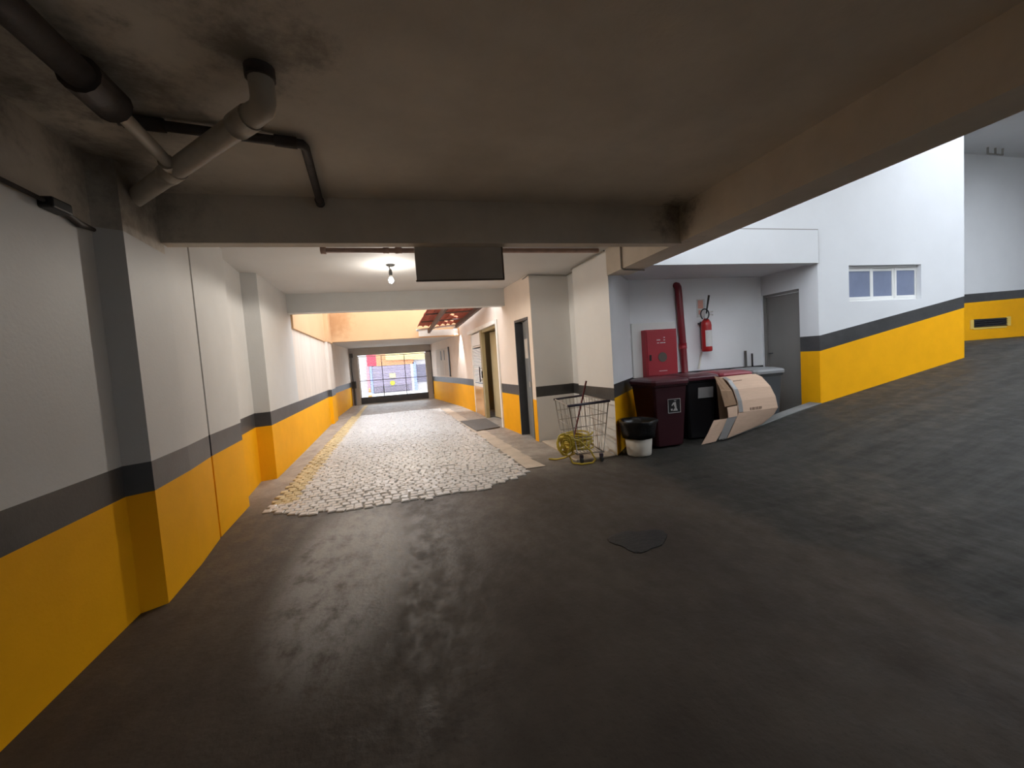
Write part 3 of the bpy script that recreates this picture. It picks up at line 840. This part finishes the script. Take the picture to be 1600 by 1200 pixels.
MB().tube([(cx - .01, cy, 2.03), (cx + .05, cy - .03, 2.06), (cx + .11, cy - .05, 2.05)], .012).tube([(cx - .01, cy, 2.05), (cx + .05, cy - .03, 2.10), (cx + .11, cy - .05, 2.11)], .012).build('lever', M['white2'], ex)
pts = [(cx - .03 + .085 * math.sin(a) - .03, cy - .05, 1.97 + .095 * (1 - math.cos(a))) for a in [i * 2 * PI / 20 for i in range(19)]]
MB().tube(pts, .011, 8).build('discharge_hose', M['black'], ex)
MB().tube([(cx - .02, cy - .04, 2.08), (cx + .05, cy - .04, 2.40)], [.012, .018]).build('horn', M['black'], ex)
MB().box(5.17, 5.30, 6.44, 6.50, 1.9, 1.93).box(5.22, 5.25, 6.45, 6.50, 1.45, 1.95).build('bracket', M['darkmet'], ex)
MB().tube([(5.19, 6.45, 1.40), (5.12, 6.46, 1.09)], .018).build('trailing_tube', M['cream'], ex)
sg = thing('extinguisher_sign', (5.24, 6.49, 2.05), 'small faded pink sign on the wall above the extinguisher', 'sign')
MB().box(5.16, 5.33, 6.488, 6.5, 2.03, 2.36).build('sign_plate', M['label'], sg)
MB().box(5.18, 5.29, 6.485, 6.489, 2.19, 2.34).box(5.19, 5.25, 6.485, 6.489, 2.08, 2.16).build('sign_print', M['pinksign'], sg)

# ------------------------------------------------------------------ wheelie bins
def bin_body():
    mb = MB()
    def ringz(hw, yf, yb, z, c=.03):
        return [(-hw + c, yf, z), (hw - c, yf, z), (hw, yf + c, z), (hw, yb - c, z), (hw - c, yb, z), (-hw + c, yb, z), (-hw, yb - c, z), (-hw, yf + c, z)]
    rings = [ringz(.225, .06, .56, .03), ringz(.23, .055, .57, .06), ringz(.285, .012, .66, .93), ringz(.30, -.005, .68, .935), ringz(.30, -.005, .68, .985), ringz(.27, .03, .65, .985), ringz(.22, .08, .55, .10)]
    o = len(mb.v)
    for r in rings: mb.v += r
    for k in range(len(rings) - 1):
        for i in range(8):
            j = (i + 1) % 8
            mb.f.append((o + k * 8 + i, o + k * 8 + j, o + (k + 1) * 8 + j, o + (k + 1) * 8 + i)); mb.m.append(0); mb.s.append(False)
    mb.f.append(tuple(o + i for i in reversed(range(8)))); mb.m.append(0); mb.s.append(False)
    mb.f.append(tuple(o + (len(rings) - 1) * 8 + i for i in range(8))); mb.m.append(0); mb.s.append(False)
    # wheel recess block
    mb.box(-.20, .20, .52, .60, .10, .30)
    return mb


def bin_lid():
    mb = MB()
    c = .045
    def ringz(hw, yf, yb, z): return [(-hw + c, yf, z), (hw - c, yf, z), (hw, yf + c, z), (hw, yb - c, z), (hw - c, yb, z), (-hw + c, yb, z), (-hw, yb - c, z), (-hw, yf + c, z)]
    rings = [ringz(.315, -.03, .69, .965), ringz(.32, -.035, .695, 1.015), ringz(.30, -.01, .67, 1.04), ringz(.22, .10, .56, 1.065)]
    o = len(mb.v)
    for r in rings: mb.v += r
    for k in range(3):
        for i in range(8):
            j = (i + 1) % 8
            mb.f.append((o + k * 8 + i, o + k * 8 + j, o + (k + 1) * 8 + j, o + (k + 1) * 8 + i)); mb.m.append(0); mb.s.append(False)
    mb.f.append(tuple(o + i for i in reversed(range(8)))); mb.m.append(0); mb.s.append(False)
    mb.f.append(tuple(o + 24 + i for i in range(8))); mb.m.append(0); mb.s.append(False)
    return mb


body_me = bin_body(); lid_me = bin_lid()


def wheelie_bin(loc, rz, bm_, lm_, label):
    t = thing('wheelie_bin', loc, label, 'bin', 'wheelie bins in the alcove')
    t.rotation_euler = (0, 0, rz)
    body_me.build('body', bm_, t, bevel=.008, local=True)
    lid_me.build('lid', lm_, t, bevel=.008, local=True)
    MB().tube([(-.24, .68, .99), (-.24, .74, 1.0), (.24, .74, 1.0), (.24, .68, .99)], .016).build('handle', lm_, t, local=True)
    for s in (-1, 1):
        MB().tube([(s * .215, .57, .10), (s * .275, .57, .10)], .10, 20).build('wheel', M['black'], t, local=True)
    return t


b1_ = wheelie_bin((3.74, 5.34, 0), -.02, M['maroon'], M['maroonl'], 'maroon wheelie bin with a white litter pictogram sticker')
st = MB().obox((.05, .018, .64), (1, 0, 0), (0, 1, .055), (0, -.055, 1), .105, .003, .105)
so = st.build('sticker', M['black'], b1_, local=True, label='black square litter sticker with white pictogram')
pic = MB()
for (x0, x1, z0, z1) in ((-.055, -.05, .535, .745), (.15, .155, .535, .745), (-.055, .155, .535, .54), (-.055, .155, .74, .745),):
    pic.box(x0, x1, .008 - (0.0), .013, z0, z1)
pic.lathe([(.0, -.003), (.018, 0), (.018, .004), (.0, .006)], (.065, .008, .715), 12)
pic.add([(.03, .006, .69), (.075, .006, .70), (.085, .006, .61), (.055, .006, .61)], [(0, 3, 2, 1), (0, 1, 2, 3)])
pic.add([(.03, .006, .69), (.0, .006, .65), (.01, .006, .64), (.045, .006, .67)], [(0, 3, 2, 1), (0, 1, 2, 3)])
pic.add([(.055, .006, .61), (.085, .006, .61), (.105, .006, .565), (.02, .006, .565)], [(0, 3, 2, 1), (0, 1, 2, 3)])
pic.add([(-.015, .006, .60), (.02, .006, .60), (.015, .006, .57), (-.01, .006, .57)], [(0, 3, 2, 1), (0, 1, 2, 3)])
po = pic.build('pictogram', M['label'], so, local=True)
b2_ = wheelie_bin((4.50, 5.60, 0), .0, M['blackbin'], M['maroonl'], 'dark wheelie bin with a blank pale tag, behind the cardboard box flap')
MB().obox((.06, .012, .76), (1, 0, 0), (0, 1, .055), (0, -.055, 1), .14, .003, .085).build('tag', M['tape'], b2_, local=True, label='blank pale tag')
wheelie_bin((5.165, 5.615, 0), .0, M['maroon'], M['redlid'], 'wheelie bin with a brighter red lid, hidden behind the cardboard box')
wheelie_bin((5.83, 5.615, 0), -.0, M['greybin'], M['greylid'], 'slate grey wheelie bin with a pale grey lid near the grey door')
for i, (x, y_, h, a) in enumerate(((6.14, 6.45, 1.36, 0.01), (6.27, 6.44, 1.30, .02))):
    mb = MB().tube([(x, y_ - .02, 0), (x + a, y_, h)], .022 if i == 0 else .014, 10)
    tag(mb.build('tool_stick', M['darkmet' if i else 'greydoor']), ['thick grey stick leaning on the wall behind the grey bin', 'thin black stick leaning on the wall behind the grey bin'][i], 'stick')

# bucket with bag
bu = thing('waste_bucket', (3.115, 5.26, 0), 'white plastic bucket lined with a black bin bag', 'bucket')
bc = (3.115, 5.26, 0)
MB().lathe([(.15, 0), (.165, .01), (.172, .04), (.205, .40), (.195, .40), (.16, .03)], bc, 28).build('bucket_body', M['cream'], bu)
bg = MB().lathe([(.202, .27), (.218, .26), (.232, .34), (.255, .45), (.272, .50), (.262, .515), (.225, .505), (.19, .44), (.16, .30), (.03, .25)], bc, 40, wob=.035)
bg.build('bin_bag', M['bag'], bu, label='black bin bag folded over the rim')

# ------------------------------------------------------------------ cardboard box lying against the bins
cb = thing('cardboard_box', (5.0, 5.35, .05), 'big dented cardboard box lying open against the wheelie bins', 'box')


def sheet(mb, A, B, nu, th, m=0):
    """ruled sheet between polylines A and B (same length), thickness th along +y-ish normal"""
    k = len(A)
    g0 = []
    for i in range(k):
        a, b = Vector(A[i]), Vector(B[i])
        g0.append([a.lerp(b, j / nu) for j in range(nu + 1)])
    o = len(mb.v)
    W = nu + 1
    nrm = []
    for i in range(k):
        t = Vector(A[min(i + 1, k - 1)]) - Vector(A[max(i - 1, 0)])
        u = Vector(B[i]) - Vector(A[i])
        nn = t.cross(u).normalized()
        nrm.append(nn)
    for i in range(k):
        for p in g0[i]: mb.v.append(tuple(p))
    for i in range(k):
        for p in g0[i]: mb.v.append(tuple(p + nrm[i] * th))
    K = k * W
    for i in range(k - 1):
        for j in range(nu):
            q = (o + i * W + j, o + i * W + j + 1, o + (i + 1) * W + j + 1, o + (i + 1) * W + j)
            mb.f.append(q); mb.m.append(m); mb.s.append(False)
            mb.f.append(tuple(x + K for x in reversed(q))); mb.m.append(m); mb.s.append(False)
    border = [o + j for j in range(W)] + [o + i * W + nu for i in range(1, k)] + [o + (k - 1) * W + j for j in range(nu - 1, -1, -1)] + [o + i * W for i in range(k - 2, 0, -1)]
    for a, b in zip(border, border[1:] + border[:1]):
        mb.f.append((b, a, a + K, b + K)); mb.m.append(m); mb.s.append(False)
    return mb


FA = [(4.74, 5.46, .985), (4.76, 5.38, .94), (4.80, 5.30, .80), (4.82, 5.25, .62), (4.82, 5.23, .45)]
FB = [(5.38, 5.46, .995), (5.42, 5.38, .95), (5.48, 5.28, .80), (5.53, 5.24, .64), (5.56, 5.23, .46)]
sheet(MB(), FA, FB, 4, .006).build('front_panel', M['card'], cb)
UA = [(4.82, 5.23, .45), (4.76, 5.25, .30), (4.66, 5.30, .06)]
UB = [(5.56, 5.23, .46), (5.52, 5.27, .35), (5.34, 5.33, .20)]
sheet(MB(), UA, UB, 3, .006).build('lower_panel', M['card'], cb)
sheet(MB(), [(4.74, 5.46, .985), (4.70, 5.53, .99)], [(5.38, 5.46, .995), (5.36, 5.53, 1.0)], 1, .006).build('upper_edge', M['card'], cb)
sheet(MB(), [(4.70, 5.54, .99), (4.74, 5.53, .25)], [(5.36, 5.54, 1.0), (5.50, 5.53, .32)], 1, .006).build('back_panel', M['cardd'], cb)
sheet(MB(), [(5.56, 5.23, .46), (5.53, 5.24, .64), (5.42, 5.38, .95)], [(5.50, 5.53, .40), (5.48, 5.53, .64), (5.38, 5.53, .98)], 1, .006).build('end_panel', M['card'], cb)
sheet(MB(), [(4.50, 5.34, 1.03), (4.58, 5.31, .80), (4.63, 5.29, .55)], [(4.735, 5.45, .985), (4.78, 5.30, .78), (4.815, 5.255, .575)], 2, .006).build('upper_flap', M['cardd'], cb, label='darker brown upper flap')  # flap is a darker brown than the outer panels
sheet(MB(), [(4.43, 5.30, .36), (4.32, 5.30, .18), (4.20, 5.31, .01)], [(4.66, 5.28, .37), (4.58, 5.30, .2), (4.46, 5.31, .03)], 2, .006).build('lower_flap', M['card'], cb)
sheet(MB(), [(4.66, 5.275, .54), (4.66, 5.26, .38)], [(4.82, 5.245, .56), (4.80, 5.235, .40)], 1, .006).build('inner_flap', M['card'], cb)
off = Vector((0, -.010, .004))
sheet(MB(), [tuple(Vector(a).lerp(Vector(b), .01) + off) for a, b in zip(FA, FB)], [tuple(Vector(a).lerp(Vector(b), .11) + off) for a, b in zip(FA, FB)], 1, .002).build('tape_strip', M['tape'], cb, label='grey packing tape strip')
sheet(MB(), [(4.655, 5.268, .385), (4.58, 5.285, .22), (4.50, 5.30, .05)], [(4.80, 5.235, .40), (4.72, 5.262, .24), (4.64, 5.285, .07)], 1, .002).build('tape_strip', M['tape'], cb, label='grey packing tape strip')
ik = MB()
for i in range(7):
    u = .30 + i * .045 + (0.006 if i % 2 else 0)
    p = Vector(FA[4]).lerp(Vector(FB[4]), u)
    ik.box(p.x - .011, p.x + .009, p.y - .010, p.y - .006, p.z + .015, p.z + .055)
for i in range(5):
    u = .18 + i * .05
    p = Vector(FA[1]).lerp(Vector(FB[1]), u)
    ik.obox((p.x, p.y - .012, p.z - .02), (1, 0, 0), (0, .6, .8), (0, -.8, .6), .014, .003, .012)
ik.build('printed_marks', M['ink'], cb)['kind'] = 'stuff'

# ------------------------------------------------------------------ wire trolley, hose, stick
tr = thing('wire_trolley', (2.42, 5.6, 0), 'tall wire trolley with dark handle rails beside the pillar', 'trolley')
T = {'fl': Vector((2.16, 6.04, .83)), 'nl': Vector((2.03, 5.14, .82)), 'nr': Vector((2.65, 5.22, .83)), 'fr': Vector((2.69, 6.16, .84))}
Bq = {'fl': Vector((2.17, 5.86, .12)), 'nl': Vector((2.16, 5.26, .12)), 'nr': Vector((2.54, 5.23, .12)), 'fr': Vector((2.60, 5.86, .12))}
MB().tube([T['nl'] - Vector((.02, 0, 0)), T['nr'] + Vector((.02, 0, 0))], .019, 10).build('rail', M['tube'], tr)
MB().tube([T['fl'] - Vector((.02, 0, 0)), T['fr'] + Vector((.02, 0, 0))], .017, 10).build('rail', M['tube'], tr)
MB().tube([T['nl'], T['fl']], .009).build('top_rim', M['wire'], tr)
MB().tube([T['nr'], T['fr']], .009).build('top_rim', M['wire'], tr)
bf = MB().tube([Bq['nl'], Bq['nr'], Bq['fr'], Bq['fl']], .012, 8, closed=True)
bf.build('base_frame', M['wire'], tr)
for k in ('nl', 'nr', 'fl', 'fr'):
    MB().tube([T[k], Bq[k]], .008).build('post', M['wire'], tr)


def wires(a0, a1, b0_, b1_, nv, hz, name):
    """a: top edge, b: bottom edge"""
    for i in range(1, nv):
        t = i / nv
        MB().tube([a0.lerp(a1, t), b0_.lerp(b1_, t)], .0032, 5).build('wire', M['wire'], tr)
    for h in hz:
        MB().tube([a0.lerp(b0_, h), a1.lerp(b1_, h)], .0045, 5).build('wire', M['wire'], tr)


HZ = (.24, .44, .66)
wires(T['nl'], T['nr'], Bq['nl'], Bq['nr'], 8, HZ, 'n')
wires(T['fl'], T['fr'], Bq['fl'], Bq['fr'], 8, HZ, 'f')
wires(T['nl'], T['fl'], Bq['nl'], Bq['fl'], 3, HZ, 'l')
wires(T['nr'], T['fr'], Bq['nr'], Bq['fr'], 8, HZ, 'r')
for i in range(1, 8):
    t = i / 8
    MB().tube([Bq['nl'].lerp(Bq['nr'], t), Bq['fl'].lerp(Bq['fr'], t)], .0032, 5).build('wire', M['wire'], tr)
for (x, y_) in ((2.20, 5.22), (2.48, 5.18), (2.20, 5.84), (2.58, 5.84)):
    zf = .022 if y_ > 5.34 else 0.0
    co = MB().box(x - .022, x + .022, y_ - .02, y_ + .02, .07 + zf, .115).build('caster_fork', M['tube'], tr)
    MB().tube([(x - .013, y_, .04 + zf), (x + .013, y_, .04 + zf)], .04, 16).build('wheel', M['black'], co)

# coil of yellow hose in the bottom of the trolley
hp = []
turns = 11
for i in range(turns * 22):
    a = 2 * PI * i / 22
    lay = i / (turns * 22)
    r = .175 + .03 * math.sin(i * .37) + .02 * math.sin(a * .31)
    hp.append((2.255 + 1.15 * r * math.cos(a), 5.52 + r * math.sin(a), .155 + .21 * lay + .012 * math.sin(i * .6)))
hm = MB().tube(hp, .0125, 7)
for k in range(8):
    cx_, cz_ = 1.985 + .012 * k, .25 + .02 * math.sin(k * 2.1)
    yk = 5.30 + .012 * k
    rr = .10 + .025 * math.sin(k * 1.7)
    hm.tube([(cx_ + rr * .9 * math.cos(a) + .02 * math.sin(2 * a + k), yk + .03 * math.sin(a + k), max(.014, cz_ + rr * 1.15 * math.sin(a))) for a in [2 * PI * j / 22 for j in range(22)]], .0115, 7, closed=True)
hm.tube([(2.06, 5.20, .36), (2.16, 5.16, .33), (2.30, 5.13, .18), (2.36, 5.12, .06), (2.32, 5.12, .015), (2.16, 5.13, .013), (2.05, 5.18, .03), (2.03, 5.24, .12)], .0125, 7)
hm.tube([(1.86, 5.62, .013), (1.94, 5.52, .02), (2.02, 5.40, .06), (2.12, 5.26, .14)], .0125, 7)
hs = hm.build('garden_hose', M['hose'])
tag(hs, 'tangled coil of yellow garden hose in the bottom of the wire trolley', 'hose')
MB_ = MB().tube([(2.22, 5.60, .17), (2.34, 5.48, .75), (2.42, 5.41, 1.12)], .0125, 10)
tag(MB_.build('broom_handle', M['redstick']), 'dark red stick standing upright in the wire trolley', 'stick')

# ------------------------------------------------------------------ tiled lean-to roof in the yard
rt_ = thing('tile_roof', (1.1, 11.5, 2.7), 'broken red clay tile lean-to roof hanging over the yard', 'roof')


def rp(u, v, dz=0):
    """u: 0 free edge .. 1 wall, v: 0 near .. 1 far"""
    yv = lerp(9.3, 13.35, v)
    xl, xr = lerp(.62, .34, v), lerp(1.86, 1.56, v)
    return Vector((lerp(xl, xr, u), yv, lerp(2.86, 2.645, v) + .05 * u + dz))


NU, NV = 7, 11
tile_mesh = None
for i in range(NU):
    for j in range(NV):
        if (i, j) in ((4, 9), (5, 9), (2, 6), (5, 7), (4, 6), (0, 0), (0, 1)): continue
        a = rp((i + .5) / NU, (j + .5) / NV)
        if tile_mesh is None:
            mb = MB()
            k = 6
            A, Bv = [], []
            for q in range(k + 1):
                an = PI * q / k
                A.append((-.098 * math.cos(an), -.22, .05 * math.sin(an) + .012)); Bv.append((-.085 * math.cos(an), .22, .045 * math.sin(an)))
            sheet(mb, A, Bv, 1, .012)
            tile_mesh = mb.mesh('tile', [M['tile']])
        o = bpy.data.objects.new('tile', tile_mesh)
        C.objects.link(o); o.parent = rt_
        o.location = a - rt_.location + Vector((0, 0, .06))
        o.rotation_euler = (-.053 + random.uniform(-.03, .03), random.uniform(-.06, .06) + .04, .07 + random.uniform(-.04, .04))
for u in (.28, 1.0):
    a, b = rp(u, 0, -.01), rp(u, 1.0 if u == 1 else 1.02, -.01 if u == 1 else -.09)
    dv = (b - a).normalized()
    MB().obox((a + b) / 2, (1, 0, 0), dv, Vector((1, 0, 0)).cross(dv), .035, (b - a).length / 2, .055).build('rafter', M['rafter'], rt_)
for v in (.1, .4, .7):
    a, b = rp(.0, v, .035), rp(1, v, .035)
    MB().tube([a, b], .018, 6).build('batten', M['rafter'], rt_)
a, b = rp(0, 1, .0), rp(1, 1, .0)
MB().tube([a + Vector((-.05, .03, -.03)), a.lerp(b, .3) + Vector((0, .03, -.01)), a.lerp(b, .6) + Vector((0, .03, .02)), b + Vector((0, .03, .03))], .035, 8).build('gutter_lip', M['lip'], rt_, label='white mortar lip')
MB().box(.36, 1.62, 13.52, 13.56, 2.43, 2.62).build('eave_board', M['lip'], rt_, label='white eave board')

# lamp added to make the light streak on the wall beside the fascia
fd = thing('added_streak_lamp', (1.52, 13.4, 2.6), 'small white lamp added to cast the light streak on the yard wall beside the peach fascia', 'lamp')
MB().box(1.47, 1.57, 13.36, 13.46, 2.60, 2.67).build('lamp_housing', M['white2'], fd)
MB().box(1.48, 1.56, 13.37, 13.45, 2.594, 2.601).build('lamp_lens', M['streakl'], fd)
MB().tube([(1.55, 13.41, 2.66), (1.68, 13.41, 2.70)], .012).build('lamp_arm', M['white2'], fd)
sd = bpy.data.lights.new('added_streak_beam', 'SPOT'); sd.energy = 260; sd.color = (.90, .95, 1.0); sd.spot_size = 1.15; sd.spot_blend = .6; sd.shadow_soft_size = .03
so_ = bpy.data.objects.new('added_streak_beam', sd); C.objects.link(so_); so_.location = (1.52, 13.41, 2.585)
so_.rotation_euler = (Vector((.16, .12, -1.0))).to_track_quat('-Z', 'Y').to_euler()

# meter panel on the wall near the gate
mp_ = thing('meter_panel', (1.45, 16.2, 1.0), 'pale flat meter panel with dark slots on the wall near the gate', 'panel')


def gq(mb, y0, y1, z0, z1, o0, o1): mb.prism([(rw(y0) + o0, y0), (rw(y0) + o1, y0), (rw(y1) + o1, y1), (rw(y1) + o0, y1)], [z0, z1], [0])


mb = MB(); gq(mb, 15.3, 17.4, 1.05, 2.10, -.03, -.002); mb.build('panel_plate', M['stainw'], mp_)
for (y0, y1, z0, z1) in ((15.22, 15.30, 1.02, 2.12), (16.4, 16.5, 1.65, 2.02), (15.9, 15.96, 1.65, 2.02)):
    mb = MB(); gq(mb, y0, y1, z0, z1, -.042, -.002); mb.build('dark_slot', M['darkmet'], mp_)

# ------------------------------------------------------------------ street gate
gt = thing('street_gate', (-.7, 18.62, 0), 'grey steel gate of thin bars between the tunnel and the street', 'gate')
GX0, GX1, GY = -2.13, .72, 18.62
MB().box(-2.30, GX0, 18.50, 18.70, 0, 2.14).build('gate_post', M['postmet'], gt)
MB().box(-2.75, -2.30, 18.57, 18.70, 0, 2.14).build('side_panel', M['postmet'], gt)
MB().box(GX1, 1.25, 18.56, 18.70, 0, 2.14).build('gate_post', M['postmet'], gt)
MB().box(GX0, GX1, GY - .02, GY + .02, .02, .30).build('kick_plate', M['darkmet'], gt)
MB().box(GX0, GX1, GY - .03, GY + .03, 0, .02).build('track', M['postmet'], gt)
MB().box(GX0, GX1, GY - .025, GY + .025, 2.03, 2.06).build('top_bar', M['lip'], gt)
MB().box(GX0, GX1, GY - .02, GY + .02, 1.0, 1.022).build('middle_bar', M['gatemet'], gt)
for x in (-1.165, -.21):
    MB().box(x - .013, x + .013, GY - .025, GY + .02, .30, 2.03).build('upright', M['gatemet'], gt)
for x in (GX0 + .02, GX1 - .02):
    MB().box(x - .02, x + .02, GY - .02, GY + .02, .30, 2.03).build('upright', M['lip'], gt)
for i in range(24):
    z = .36 + i * .069
    MB().tube([(GX0, GY, z), (GX1, GY, z)], .007, 5).build('slat', M['white2'], gt)
go = thing('gate_opener', (-2.36, 18.4, 0), 'dark gate opener column with a motor box beside the gate post', 'gate opener')
MB().tube([(-2.36, 18.44, 0), (-2.355, 18.44, .85)], .045, 10).build('column', M['darkmet'], go)
MB().box(-2.43, -2.26, 18.38, 18.5, .72, 1.02).build('motor_box', M['black'], go, bevel=.02)
MB().tube([(-2.37, 18.46, 1.0), (-2.40, 18.46, 1.6), (-2.37, 18.46, 2.12)], .022, 8).build('arm', M['darkmet'], go)
MB().box(-2.42, -2.30, 18.42, 18.5, 2.02, 2.2).build('pivot', M['darkmet'], go)
cable('gate_rail_cable', [(.95, 18.5, .2), (.95, 18.5, 1.0), (.96, 18.5, 1.5), (.93, 18.5, 2.15)], 'dark vertical rail beside the gate next to the meter panel', .02, 'darkmet')

# ------------------------------------------------------------------ street beyond
sf = MB()
sf.add([(-14, 19.6, 0), (14, 19.6, 0), (14, 24, -.12), (-14, 24, -.12), (14, 37, -.6), (-14, 37, -.6)], [(0, 1, 2, 3), (3, 2, 4, 5)])
struct('floor_street', sf, M['asphalt'], 'pale street paving outside the gate', 'street')
fb = thing('street_building', (0, 36, -.6), 'shop front across the street with a mauve roller shutter', 'building')
MB().box(-12, 12, 36.2, 37, -.6, 7).build('wall', M['f_white'], fb)
MB().box(-3.42, -2.68, 36.0, 36.2, 1.74, 2.7).build('red_sign_board', M['f_red'], fb)
MB().box(-3.52, -3.30, 36.02, 36.2, -.6, 1.76).build('pink_post', M['f_pink'], fb)
MB().box(-3.28, -3.08, 36.02, 36.2, -.6, 1.72).build('blue_post', M['f_blue'], fb)
MB().box(-2.68, .35, 36.0, 36.2, 1.70, 2.75).build('orange_board', M['f_orange'], fb)
MB().slab([(-1.9, 2.15), (1.3, 2.02), (1.3, 2.75), (-1.9, 2.75)], 35.85, 36.0).build('yellow_board', M['f_yellow'], fb)
MB().box(.26, .52, 36.0, 36.2, -.6, 1.85).build('pale_blue_post', M['f_blue'], fb)
MB().box(.06, .26, 36.0, 36.2, -.6, 1.70).build('white_post', M['f_white'], fb)
MB().box(.56, 1.4, 36.1, 36.2, .1, 1.62).build('dark_shutter', M['f_dark'], fb)
sh = MB().box(-3.06, .05, 36.12, 36.2, -.6, 1.70).build('shutter_backing', M['f_mauve'], fb)
for i in range(16):
    z = .02 + i * .104
    MB().slab([(-3.06, z), (.05, z), (.05, z + .085), (-3.06, z + .085)], 36.06, 36.12).build('slat', M['f_mauve'], fb)
gr = MB().box(-3.02, -.14, 36.07, 36.13, -.56, -.06).build('vent_grille', M['f_grey'], fb)
for i in range(28):
    x = -3.0 + i * .104
    MB().box(x, x + .05, 36.03, 36.07, -.5, -.1).build('grille_bar', M['f_mauve'], gr)
MB().tube([(-1.52, 36.05, .2), (-1.52, 36.03, .2)], .20, 20).build('round_sign', M['signy'], fb)
MB().box(-1.72, -1.22, 36.03, 36.05, .62, 1.02).build('square_sign', M['signp'], fb)
MB().box(-1.66, -1.32, 36.025, 36.04, .52, .58).build('sign_text_bar', M['f_grey'], fb)
cn = thing('traffic_cone', (-2.36, 25, -.16), 'orange and white traffic cone out on the street', 'cone')
zc = -.155
MB().box(-2.52, -2.20, 24.84, 25.16, zc, zc + .03).build('cone_base', M['cone_o'], cn)
MB().lathe([(.12, .03), (.10, .15)], (-2.36, 25, zc), 14).build('cone_lower', M['cone_o'], cn)
MB().lathe([(.10, .15), (.075, .30)], (-2.36, 25, zc), 14).build('cone_band', M['cone_w'], cn)
MB().lathe([(.075, .30), (.03, .55), (.0, .56)], (-2.36, 25, zc), 14).build('cone_top', M['cone_o'], cn)
